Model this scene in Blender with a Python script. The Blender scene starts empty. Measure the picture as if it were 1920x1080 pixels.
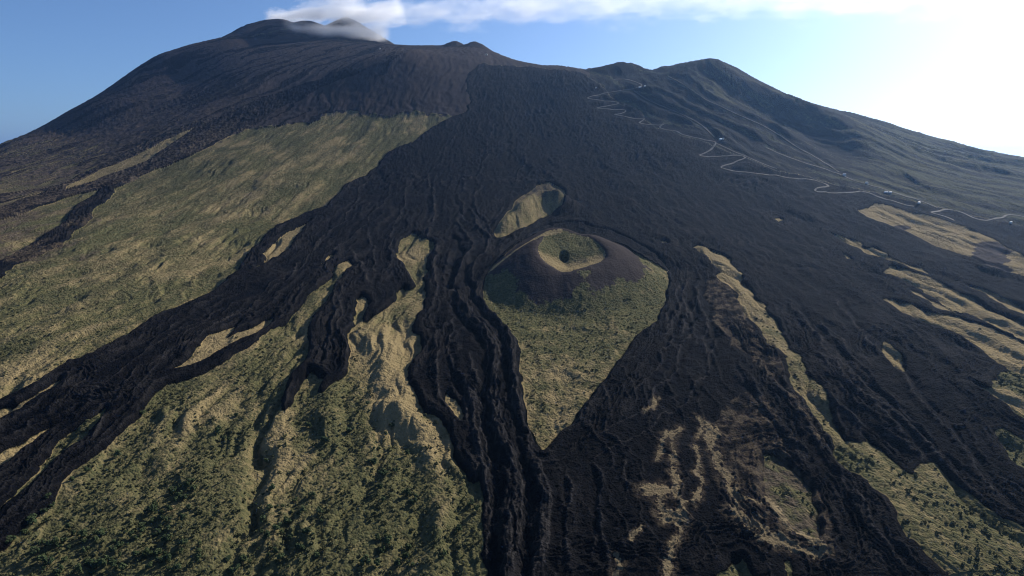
import bpy, math, random
import numpy as np
from mathutils import Vector, Matrix

# ------------------------------------------------------------------ camera, sky, sun, exposure
scene = bpy.context.scene
C = scene.collection
FOC = 1100.0                      # focal length in photo pixels (photo 1920 wide)
PITCH = math.atan(235.0 / FOC)    # horizon sits at row 305 of the photo
CAMZ = 2150.0                     # metres above the sea
cam_d = bpy.data.cameras.new('camera'); cam = bpy.data.objects.new('camera', cam_d); C.objects.link(cam)
cam_d.sensor_width = 36.0; cam_d.lens = 36.0 * FOC / 1920.0
cam_d.clip_start = 1.0; cam_d.clip_end = 200000.0
cam.location = (0, 0, CAMZ); cam.rotation_euler = (math.pi / 2 - PITCH, 0, 0)
scene.camera = cam

SUN_AZ = math.radians(47.0)       # clockwise from +Y (view direction) towards +X
SUN_EL = math.radians(31.0)
world = bpy.data.worlds.new('World'); scene.world = world; world.use_nodes = True
wn = world.node_tree; wn.nodes.clear()
w_out = wn.nodes.new('ShaderNodeOutputWorld'); w_bg = wn.nodes.new('ShaderNodeBackground')
w_sky = wn.nodes.new('ShaderNodeTexSky'); w_sky.sky_type = 'NISHITA'; w_sky.sun_disc = False
w_sky.sun_elevation = SUN_EL; w_sky.sun_rotation = SUN_AZ
w_sky.altitude = 2150.0; w_sky.air_density = 1.0; w_sky.dust_density = 6.2; w_sky.ozone_density = 7.0
w_bg.inputs[1].default_value = 0.095
wn.links.new(w_sky.outputs[0], w_bg.inputs[0]); wn.links.new(w_bg.outputs[0], w_out.inputs[0])

sun_d = bpy.data.lights.new('sun', 'SUN'); sun = bpy.data.objects.new('sun', sun_d); C.objects.link(sun)
sun_d.energy = 5.0; sun_d.angle = math.radians(0.5); sun_d.color = (1.0, 0.94, 0.84)
to_sun = Vector((math.cos(SUN_EL) * math.sin(SUN_AZ), math.cos(SUN_EL) * math.cos(SUN_AZ), math.sin(SUN_EL)))
sun.rotation_euler = to_sun.to_track_quat('Z', 'Y').to_euler()
sun.location = (4000, 4000, 9000)

scene.view_settings.view_transform = 'Standard'; scene.view_settings.look = 'None'
scene.view_settings.exposure = 0.5; scene.view_settings.gamma = 1.0
scene.render.engine = 'CYCLES'
scene.cycles.use_denoising = True
scene.cycles.filter_width = 1.1
scene.cycles.max_bounces = 8; scene.cycles.diffuse_bounces = 3; scene.cycles.volume_bounces = 4
scene.cycles.use_adaptive_sampling = True; scene.cycles.adaptive_threshold = 0.008

RNG = np.random.default_rng(7)
random.seed(7)
F32 = np.float32

# ------------------------------------------------------------------ noise
_perm = RNG.permutation(512).astype(np.int32)
_ang = RNG.uniform(0, 2 * np.pi, 512)
_gx = np.cos(_ang).astype(F32); _gy = np.sin(_ang).astype(F32)
def perlin(x, y, seed=0):
    xi = np.floor(x); yi = np.floor(y)
    xf = (x - xi).astype(F32); yf = (y - yi).astype(F32)
    xi = xi.astype(np.int32); yi = yi.astype(np.int32)
    u = xf * xf * xf * (xf * (xf * 6 - 15) + 10); v = yf * yf * yf * (yf * (yf * 6 - 15) + 10)
    def g(a, b, dx, dy):
        h = _perm[(_perm[(a + seed * 37) & 511] + b) & 511]
        return _gx[h] * dx + _gy[h] * dy
    n00 = g(xi, yi, xf, yf); n10 = g(xi + 1, yi, xf - 1, yf)
    n01 = g(xi, yi + 1, xf, yf - 1); n11 = g(xi + 1, yi + 1, xf - 1, yf - 1)
    a = n00 + u * (n10 - n00); b = n01 + u * (n11 - n01)
    return (a + v * (b - a)) * F32(1.5)
def fbm(x, y, octv=4, seed=0, gain=0.5):
    s = 0; a = 1.0; t = 0
    for o in range(octv):
        s = s + a * perlin(x, y, seed + o * 3); t += a
        x = x * 2.03 + 17.3; y = y * 2.03 - 9.1; a *= gain
    return s / t
def ridged(x, y, octv=3, seed=0, gain=0.5):
    s = 0; a = 1.0; t = 0
    for o in range(octv):
        s = s + a * (1 - np.abs(perlin(x, y, seed + o * 5)) * 2); t += a
        x = x * 2.07 + 5.3; y = y * 2.07 + 3.7; a *= gain
    return s / t
def sstep(a, b, x):
    t = np.clip((x - a) / (b - a), 0, 1); return t * t * (3 - 2 * t)

# ------------------------------------------------------------------ picks in the photo -> bearing and slope
cp, sp = math.cos(PITCH), math.sin(PITCH)
def slope_of(py):
    m = (540.0 - py) / FOC
    return (m * cp - sp) / (cp + m * sp)
def bearing_of(px, py):
    return (px - 960.0) / FOC * (cp - slope_of(py) * sp)

# survey grid: rows of constant northing Y, columns of constant bearing x/Y
refk = [(-1.6, 300), (-.787, 610), (-.637, 725), (-.527, 845), (-.433, 970), (-.372, 1075), (-.272, 1330), (-.176, 1690),
        (-.130, 1930), (-.084, 2190), (-.040, 2480), (.003, 2790), (.047, 3130), (.089, 3500), (.122, 3880), (.144, 4300)]
N1, N2, N3 = 730, 150, 26
kk = np.concatenate([np.linspace(-1.1, -.80, 24, endpoint=False), np.linspace(-.80, .144, N1)])
Ys = np.interp(kk, [a for a, b in refk], [b for a, b in refk])
Ys = np.concatenate([Ys, np.linspace(4300, 6300, N2)[1:], np.linspace(6300, 11000, N3)[1:]]).astype(np.float64)
NCI, NCO = 1300, 36
tin = np.linspace(-1.04, 1.04, NCI)
tout = 1.04 + 1.3 * np.linspace(0, 1, NCO + 1)[1:] ** 1.5
TX = np.concatenate([-tout[::-1], tin, tout])
NR, NC = len(Ys), len(TX)
Yg = np.repeat(Ys[:, None], NC, 1); Tg = np.repeat(TX[None, :], NR, 0); Xg = Tg * Yg

# ------------------------------------------------------------------ base relief: thin-plate surface through survey points (px, py, Y)
pts = []
for px in (-160, 60, 300, 540, 780, 960, 1140, 1380, 1620, 1860, 2080):
    for py, Y in ((1180, 545), (1080, 610), (950, 725), (850, 845), (760, 970), (700, 1075), (600, 1330), (500, 1690), (450, 1930)):
        pts.append((px, py, Y))
for px, Y in ((-160, 2350), (60, 2250), (300, 2220), (540, 2190), (780, 2190), (960, 2190), (1140, 2190), (1380, 2180), (1620, 2170), (1860, 2190), (2080, 2300)):
    pts.append((px, 400, Y))
for px, Y in ((60, 2700), (300, 2550), (540, 2480), (780, 2480), (960, 2480), (1140, 2470), (1380, 2440), (1620, 2470), (1860, 2600)):
    pts.append((px, 350, Y))
for px, Y in ((60, 3350), (300, 2900), (540, 2800), (780, 2790), (960, 2790), (1140, 2770), (1380, 2720), (1620, 2850), (1840, 3350)):
    pts.append((px, 300, Y))
for px, Y in ((110, 4000), (300, 3400), (540, 3150), (780, 3130), (960, 3130), (1140, 3100), (1330, 3000), (1500, 3150), (1650, 3500)):
    pts.append((px, 250, Y))
for px, Y in ((260, 4200), (400, 3800), (540, 3560), (780, 3500), (960, 3500), (1140, 3450), (1300, 3350), (1420, 3450)):
    pts.append((px, 200, Y))
for px, Y in ((330, 4720), (480, 4350), (600, 4150), (780, 4000), (960, 3950), (1120, 3900), (1260, 3700)):
    pts.append((px, 145, Y))
for px, Y in ((480, 4900), (600, 4750), (700, 4600), (800, 4500)):
    pts.append((px, 105, Y))
SKY = [(-200, 372, 3500), (-100, 325, 3750), (0, 273, 4000), (67, 245, 4200), (133, 207, 4450), (200, 170, 4700), (250, 138, 4850), (300, 107, 5000),
       (367, 85, 5200), (433, 71, 5350), (510, 77, 5400), (600, 79, 5400), (700, 81, 5350), (760, 87, 5200), (800, 88, 5000),
       (835, 88, 4850), (875, 90, 4720), (905, 92, 4620), (940, 106, 4500), (1000, 122, 4350), (1060, 128, 4300), (1110, 135, 4200), (1165, 137, 4100),
       (1205, 138, 4000), (1245, 131, 3950), (1290, 126, 3900), (1335, 121, 3850), (1400, 146, 3850), (1450, 168, 3850), (1500, 189, 3900),
       (1570, 206, 3950), (1640, 226, 4000), (1700, 244, 4000), (1750, 260, 4000), (1800, 272, 3950), (1850, 285, 3900), (1920, 298, 3800),
       (2020, 325, 3700), (2120, 352, 3600)]
ctl = [(bearing_of(px, py), math.log(Y), slope_of(py)) for px, py, Y in pts + SKY]
for px, py, Y in SKY:
    flat = 425 < px < 770
    k0 = slope_of(py); t0 = bearing_of(px, py)
    ctl.append((t0, math.log(Y * 1.16), k0 - (0.006 if flat else 0.030)))
    ctl.append((t0, math.log(Y * 1.5), k0 - 0.10))
ctl = np.array(ctl)
AS = 0.8
def tps(r2): return 0.5 * r2 * np.log(r2 + 1e-12)
cx = ctl[:, 0] / AS; cy = ctl[:, 1]; n = len(ctl)
A = np.zeros((n + 3, n + 3)); A[:n, :n] = tps((cx[:, None] - cx[None]) ** 2 + (cy[:, None] - cy[None]) ** 2) + np.eye(n) * 2e-5
A[:n, n] = 1; A[:n, n + 1] = cx; A[:n, n + 2] = cy; A[n:, :n] = A[:n, n:].T
W = np.linalg.solve(A, np.concatenate([ctl[:, 2], np.zeros(3)]))
# evaluate on a thinned grid, then interpolate to the full one
rs = np.unique(np.concatenate([np.arange(0, NR, 3), [NR - 1]])); cs = np.unique(np.concatenate([np.arange(0, NC, 4), [NC - 1]]))
tq = np.clip(TX[cs], -1.12, 1.12); yq = np.log(np.clip(Ys[rs], 400, 8200))
Kc = np.zeros((len(rs), len(cs)))
for i, ly in enumerate(yq):
    r2 = (tq[:, None] / AS - cx[None]) ** 2 + (ly - cy[None]) ** 2
    Kc[i] = tps(r2) @ W[:n] + W[n] + W[n + 1] * tq / AS + W[n + 2] * ly
def cubic_up(M, src, dst):                       # Catmull-Rom along axis 0
    idx = np.clip(np.searchsorted(src, dst, side='right') - 1, 0, len(src) - 2)
    t = ((dst - src[idx]) / (src[idx + 1] - src[idx]))[:, None]
    g = lambda j: M[np.clip(j, 0, len(src) - 1)]
    p0, p1, p2, p3 = g(idx - 1), g(idx), g(idx + 1), g(idx + 2)
    return p1 + 0.5 * t * (p2 - p0 + t * (2 * p0 - 5 * p1 + 4 * p2 - p3 + t * (3 * (p1 - p2) + p3 - p0)))
K = cubic_up(Kc, rs.astype(float), np.arange(NR).astype(float))
K = cubic_up(K.T.copy(), cs.astype(float), np.arange(NC).astype(float)).T.copy()
K -= np.maximum(np.abs(Tg) - 1.1, 0) * 0.16 * sstep(1500, 4000, Yg)
K -= sstep(8200, 11000, Yg) * 0.10
Z = CAMZ + K * Yg
Z = np.maximum(Z, 40 + (Z - 40) * 0.05)

def base_z(x, y):
    r = np.interp(y, Ys, np.arange(NR)); c = np.interp(x / y, TX, np.arange(NC))
    r0 = int(min(r, NR - 2)); c0 = int(min(c, NC - 2)); fr, fc = r - r0, c - c0
    return (Z[r0, c0] * (1 - fr) * (1 - fc) + Z[r0 + 1, c0] * fr * (1 - fc) + Z[r0, c0 + 1] * (1 - fr) * fc + Z[r0 + 1, c0 + 1] * fr * fc)

def pick(px, py, Y):                              # world point of a pick whose distance is known
    k = slope_of(py); return np.array((bearing_of(px, py) * Y, Y, CAMZ + k * Y))

# ------------------------------------------------------------------ distance to polylines, polygons on the grid
def window(x0, x1, y0, y1):
    r0 = max(int(np.searchsorted(Ys, y0)) - 1, 0); r1 = min(int(np.searchsorted(Ys, y1)) + 1, NR)
    ya, yb = max(y0, 50), max(y1, 50)
    ta = min(x0 / ya, x0 / yb); tb = max(x1 / ya, x1 / yb)
    c0 = max(int(np.searchsorted(TX, ta)) - 1, 0); c1 = min(int(np.searchsorted(TX, tb)) + 1, NC)
    return r0, r1, c0, c1
def polydist(P, maxd, closed=False, vals=None, seg=50.0):
    """distance to polyline (world x, y), interpolated values along it and signed side"""
    D = np.full((NR, NC), 1e9, F32); S = np.zeros((NR, NC), F32)
    V = None if vals is None else np.zeros((NR, NC), F32)
    P = [tuple(p) for p in P]
    if closed: P = P + [P[0]]
    for i in range(len(P) - 1):
        a = np.array(P[i][:2], float); b = np.array(P[i + 1][:2], float)
        L = np.hypot(*(b - a)); m = max(1, int(math.ceil(L / seg)))
        for j in range(m):
            p = a + (b - a) * j / m; q = a + (b - a) * (j + 1) / m
            r0, r1, c0, c1 = window(min(p[0], q[0]) - maxd, max(p[0], q[0]) + maxd, min(p[1], q[1]) - maxd, max(p[1], q[1]) + maxd)
            if r1 <= r0 or c1 <= c0: continue
            x = Xg[r0:r1, c0:c1]; y = Yg[r0:r1, c0:c1]; d = q - p; l2 = d @ d + 1e-9
            t = np.clip(((x - p[0]) * d[0] + (y - p[1]) * d[1]) / l2, 0, 1)
            dx = x - p[0] - t * d[0]; dy = y - p[1] - t * d[1]
            dist = np.sqrt(dx * dx + dy * dy); w = D[r0:r1, c0:c1]; mk = dist < w
            w[mk] = dist[mk]
            s = np.sign(d[0] * dy - d[1] * dx); S[r0:r1, c0:c1][mk] = s[mk]
            if V is not None:
                tt = (j + t) / m; v = vals[i] + (vals[min(i + 1, len(vals) - 1)] - vals[i]) * tt
                V[r0:r1, c0:c1][mk] = v[mk]
    return D, V, S
def fill(P):
    par = np.zeros((NR + 1, NC), np.int32)
    P = np.asarray(P, float)[:, :2]
    Q = np.roll(P, -1, 0)
    for a, b in zip(P, Q):
        m = max(1, int(np.hypot(*(b - a)) / 25))
        for j in range(m):
            p = a + (b - a) * j / m; q = a + (b - a) * (j + 1) / m
            ya, yb = max(p[1], 60), max(q[1], 60)
            t0, t1 = p[0] / ya, q[0] / yb; i0, i1 = np.interp(ya, Ys, np.arange(NR)), np.interp(yb, Ys, np.arange(NR))
            if t0 > t1: t0, t1, i0, i1 = t1, t0, i1, i0
            c0, c1 = np.searchsorted(TX, t0), np.searchsorted(TX, t1)
            if c1 <= c0: continue
            cc = np.arange(c0, c1); rr = i0 + (i1 - i0) * (TX[cc] - t0) / (t1 - t0)
            np.add.at(par, (np.clip(np.ceil(rr).astype(int), 0, NR), cc), 1)
    return (np.cumsum(par, 0)[:NR] & 1).astype(bool)
def smax(a, b, w):
    h = np.clip(0.5 + 0.5 * (b - a) / w, 0, 1); return a + (b - a) * h + w * h * (1 - h)

# ------------------------------------------------------------------ large relief
# broad undulation of the flanks
flow_src = (0.0, 7200.0)
dxs = Xg - flow_src[0]; dys = flow_src[1] - Yg
PHI = np.arctan2(dxs, np.maximum(dys, 1500.0)); RHO = np.sqrt(dxs ** 2 + np.maximum(dys, 1500.0) ** 2)
FV = PHI * 4600.0; FU = RHO                       # across / along the fall line, metres
wv = fbm(Xg / 420, Yg / 420, 4, 11, 0.6) * 170
near = 1 - sstep(2600, 3600, Yg)
Z += (fbm((FV + wv) / 190, FU / 620, 4, 21) * 17 * near + fbm(Xg / 700, Yg / 700, 3, 31) * 8 * sstep(600, 1100, Yg)
      + fbm((FV + wv) / 330, FU / 900, 4, 27) * 20 * sstep(2600, 3600, Yg) * (1 - sstep(4000, 4800, Yg)))

def tent(P, wl, wr, power=1.25, ext=700, lift=0.0):
    """ridge through absolute crest points (x, y, z); wl / wr = width in metres of its left and right side"""
    global Z
    h = [max(p[2] - base_z(p[0], p[1]), 0.0) + lift * min(1, 2.2 * i / (len(P) - 1), 2.2 * (len(P) - 1 - i) / (len(P) - 1) + 0.25) for i, p in enumerate(P)]
    D, V, S = polydist(P, max(wl, wr), vals=h, seg=60.0)
    w = np.where(S > 0, wl, wr); t = np.clip(1 - np.sqrt((D / w) ** 2 + 0.004), 0, 1)
    Z = Z + np.where(D < 1e8, V * t ** power * (1 + 0.25 * t * (1 - t)), 0)
def domes(items):
    """rounded cones (x, y, top z, foot radius, power, roundness) merged into one relief"""
    global Z
    H = np.zeros_like(Z)
    for (x, y, zt), R, power, soft in items:
        h = max(zt - base_z(x, y), 0.0); d = np.hypot(Xg - x, Yg - y) / R
        t = np.clip((1 - np.sqrt(d * d + soft) + math.sqrt(soft)), 0, 1); H = smax(H, h * t ** power, 6.0)
    Z = Z + np.maximum(H - 1.5, 0)

# ash hill below the summit terrace
domes([(pick(742, 104, 4000), 620, 1.4, 0.05)])
# summit cones
domes([(pick(530, 38, 5950), 420, 0.9, 0.10), (pick(575, 40, 5950), 330, 0.9, 0.10), (pick(650, 33, 6100), 480, 1.1, 0.004), (pick(482, 51, 5800), 300, 1.0, 0.05)])
# twin hummocks on the right shoulder, small cone on the saddle, ridge knolls
domes([(pick(854, 78, 4780), 120, 1.2, 0.02), (pick(892, 79, 4680), 140, 1.2, 0.02)])
domes([(pick(1148, 121, 4080), 160, 0.9, 0.03), (pick(1165, 116, 4080), 170, 1.0, 0.02), (pick(1180, 118, 4080), 150, 1.0, 0.02)])
domes([(pick(1243, 124, 3950), 130, 1.2, 0.02), (pick(1290, 118, 3850), 200, 1.2, 0.05), (pick(1338, 114, 3830), 260, 1.2, 0.05)])
# long ridge running down to the right from the highest knoll, with spurs
tent([pick(1335, 114, 3800), pick(1400, 152, 3650), pick(1500, 200, 3450), pick(1570, 234, 3250), pick(1615, 268, 3080), pick(1642, 300, 2930), pick(1668, 335, 2780)], 420, 240, lift=40)
_rp = [pick(1335, 114, 3800), pick(1400, 152, 3650), pick(1500, 200, 3450), pick(1570, 234, 3250), pick(1615, 268, 3080), pick(1642, 300, 2930), pick(1668, 335, 2780)]
_D, _V, _S = polydist(_rp, 420, vals=[0.1, 0.6, 1, 1, 1, 0.8, 0.2]); Z -= np.where((_D < 1e8) & (_S < 0), 30 * _V * np.exp(-((_D - 190) / 140.0) ** 2) * sstep(0, 140, _D), 0)
tent([pick(1253, 134, 3850), pick(1310, 178, 3550), pick(1360, 206, 3350), pick(1427, 232, 3180), pick(1480, 262, 3010), pick(1527, 290, 2880), pick(1573, 322, 2740)], 120, 160, lift=28)
tent([pick(1188, 166, 3680), pick(1247, 197, 3420), pick(1313, 226, 3200), pick(1372, 256, 3010)], 90, 90, lift=16)
tent([pick(1540, 205, 3880), pick(1700, 290, 3300), pick(1850, 350, 2950), pick(1960, 395, 2750)], 150, 170, lift=24)
tent([pick(1620, 230, 3900), pick(1780, 290, 3600), pick(1960, 345, 3250)], 150, 170, lift=22)
# old grassy spurs of the left flank and the foreground
def low_spur(pix, h, w1, w2):
    """low rounded spur, h metres above the slope; pix are photo picks on the present surface"""
    global Z
    P = [unproj(px, py) for px, py in pix]
    D, V, S = polydist(P, 160, vals=[1 - 0.5 * abs(2 * i / (len(P) - 1) - 1) ** 3 for i in range(len(P))])
    w = np.where(S > 0, w1, w2); Z = Z + np.where(D < 1e8, h * V * np.exp(-(D / w) ** 2), 0)
def running():
    global KM
    KM = np.maximum.accumulate((Z - CAMZ) / Yg, axis=0)
def unproj(px, py):
    k = slope_of(py); t = bearing_of(px, py)
    c = float(np.interp(t, TX, np.arange(NC))); c0 = int(min(c, NC - 2)); out = []
    col = KM[:, c0] * (1 - (c - c0)) + KM[:, c0 + 1] * (c - c0)
    r = int(np.searchsorted(col, k))
    if r <= 0: Y = Ys[0]
    elif r >= NR: Y = Ys[int(np.argmax(col >= col[-1] - 1e-9))]
    else:
        f = (k - col[r - 1]) / max(col[r] - col[r - 1], 1e-9); Y = Ys[r - 1] + f * (Ys[r] - Ys[r - 1])
    return np.array((t * Y, Y, CAMZ + k * Y))
running()
low_spur([(640, 640), (700, 612), (712, 650), (728, 720), (745, 770), (790, 815), (812, 870), (820, 940), (822, 1080)], 13, 30, 20)
low_spur([(560, 830), (620, 790), (700, 760), (745, 770)], 9, 16, 30)
low_spur([(560, 450), (610, 400), (640, 372)], 9, 40, 60)
low_spur([(440, 560), (360, 610), (250, 700), (150, 800)], 6, 50, 50)
low_spur([(560, 330), (440, 400), (300, 490), (150, 590), (20, 690)], 10, 60, 60)
low_spur([(480, 290), (330, 360), (200, 430), (60, 520)], 10, 60, 60)
low_spur([(700, 240), (600, 330), (520, 400)], 10, 50, 50)
low_spur([(490, 700), (480, 800), (478, 950), (476, 1080)], -9, 12, 12)

# ---- main cinder cone, breached towards the camera, with crater and pit
cc = np.array((bearing_of(1069, 470) * 1610, 1610.0))
dx = Xg - cc[0]; dy = Yg - cc[1]
ca = np.arctan2(dy / 112.0, dx / 92.0)
wob = 1 + 0.05 * np.cos(3 * ca + 0.6) + 0.03 * np.cos(5 * ca + 2)
rho = np.sqrt((dx / 92.0) ** 2 + (dy / 112.0) ** 2) / wob
rimx = 92 * wob * np.cos(ca); rimy = 112 * wob * np.sin(ca)
zr = 1916 + 0.345 * rimy - 7 * np.exp(-((ca - 1.15) / 0.30) ** 2) + 5 * np.exp(-((ca - 2.0) / 0.4) ** 2) - 6 * np.exp(-((ca + 1.9) / 0.3) ** 2) + 0 * ca + 9 * np.exp(-((np.abs(ca) - 3.14) / .5) ** 2)
dout = np.hypot(dx - rimx, dy - rimy)
crumb = fbm(dx / 30, dy / 30, 4, 61) * 1.6
shl = 38 + 60 * np.exp(-((ca - 0.35) / 0.75) ** 2) + 30 * np.exp(-((ca - 2.2) / 0.6) ** 2)      # rounded shoulders
flank = zr + 4 - 0.64 * (np.sqrt(dout ** 2 + shl ** 2) - shl) - 4 * np.exp(-dout / 6.0) + crumb
px_, py_, _ = pick(1057, 469, 1600)
bowl = (1916 + 0.345 * dy) - 9 * (1 - rho ** 2.2) - 15 * np.exp(-((dx / 58) ** 2 + ((dy + 52) / 36) ** 2)) * np.clip(1 - rho ** 3, 0, 1) + (zr - 1916 - 0.345 * rimy) * rho ** 4
dpit = np.hypot(Xg - px_, (Yg - py_) * 0.62)
bowl = bowl - 26 * (1 - sstep(9, 15, dpit)) + crumb * 1.4
cone = np.where(rho < 1, bowl, flank)
Z = np.where(rho < 1, cone, smax(Z, cone, 10.0))
CONE_RHO = rho; CONE_D = np.where(rho < 1, 0, dout); CONE_DY = dy

# ---- small breached cone behind it
tent([pick(1046, 352, 2235), pick(1010, 353, 2240), pick(975, 378, 2120), pick(945, 414, 2010), pick(930, 434, 1960)], 95, 80)
q = pick(1030, 362, 2215); d = np.hypot(Xg - q[0], (Yg - q[1]) * 0.8); Z -= 3 * np.exp(-(d / 13) ** 2)
# ---- long cone on the right
tent([pick(1618, 393, 2290), pick(1645, 387, 2330), pick(1679, 395, 2330), pick(1730, 408, 2300), pick(1784, 423, 2270), pick(1835, 441, 2230), pick(1872, 458, 2180), pick(1930, 490, 2080)], 90, 150, lift=10)
tent([pick(1824, 482, 1960), pick(1850, 495, 1930), pick(1880, 507, 1900)], 50, 50, lift=6)
running()
Z0 = Z.copy()

# ------------------------------------------------------------------ ground cover: outlines surveyed on the relief
def crinkle(P, amp=0.13, minlen=9.0, seed=1, closed=True):
    r = random.Random(seed); P = [np.array(p[:2], float) for p in P]
    if closed: P.append(P[0])
    def sub(a, b):
        L = np.hypot(*(b - a))
        if L < minlen: return [a]
        nrm = np.array((-(b - a)[1], (b - a)[0])); m = (a + b) / 2 + nrm * r.uniform(-amp, amp)
        return sub(a, m) + sub(m, b)
    out = []
    for a, b in zip(P[:-1], P[1:]): out += sub(a, b)
    if not closed: out.append(P[-1])
    return out
_seed = [100]
def outline(pix, amp=0.13, minlen=9.0):
    _seed[0] += 1
    return crinkle([unproj(*q) for q in pix], amp, minlen, _seed[0])

LAVA_MAIN = [(905, 118), (877, 140), (873, 173), (882, 190), (873, 210), (843, 220), (797, 247), (773, 267), (723, 290), (710, 307), (687, 328), (653, 343), (637, 360),
    (613, 387), (567, 403), (520, 423), (493, 447), (467, 470), (453, 493), (447, 507), (410, 537), (387, 553), (333, 577), (283, 597), (253, 617), (210, 643), (167, 667),
    (120, 680), (95, 700), (67, 720), (32, 737), (0, 752), (-150, 830), (-150, 1170), (2120, 1170), (2120, 465), (1920, 425), (1800, 398), (1720, 380), (1640, 360), (1560, 345),
    (1480, 325), (1400, 296), (1330, 270), (1230, 240), (1150, 185), (1110, 150), (1090, 136), (1000, 126)]
GRASS_FORE = [(-150, 1110), (0, 1030), (33, 997), (87, 953), (110, 920), (133, 890), (200, 840), (237, 803), (267, 763), (313, 720), (350, 710), (400, 688), (450, 660), (480, 642),
    (530, 607), (570, 570), (607, 530), (627, 500), (653, 490), (662, 497), (623, 547), (597, 580), (580, 603), (575, 633), (580, 660), (570, 677), (543, 700), (527, 740),
    (525, 757), (535, 773), (547, 757), (563, 723), (578, 692), (587, 693), (595, 698), (607, 707), (597, 725), (595, 735), (605, 735), (623, 720), (640, 707), (653, 692),
    (655, 677), (657, 660), (655, 643), (652, 623), (657, 615), (663, 593), (667, 577), (668, 560), (678, 554), (687, 562), (692, 572), (685, 580), (679, 590), (680, 602), (710, 588),
    (730, 575), (742, 562), (743, 547), (757, 537), (767, 543), (780, 537), (773, 523), (763, 503), (743, 483), (747, 463), (757, 447), (773, 437), (787, 440), (790, 450),
    (808, 450), (807, 473), (802, 507), (793, 537), (793, 567), (780, 597), (772, 613), (774, 625), (788, 632), (790, 645), (785, 662), (765, 693), (766, 720), (783, 753),
    (793, 770), (823, 783), (837, 807), (847, 830), (850, 853), (870, 880), (877, 897), (897, 902), (907, 937), (903, 987), (900, 1040), (903, 1170), (-150, 1170)]
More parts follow.
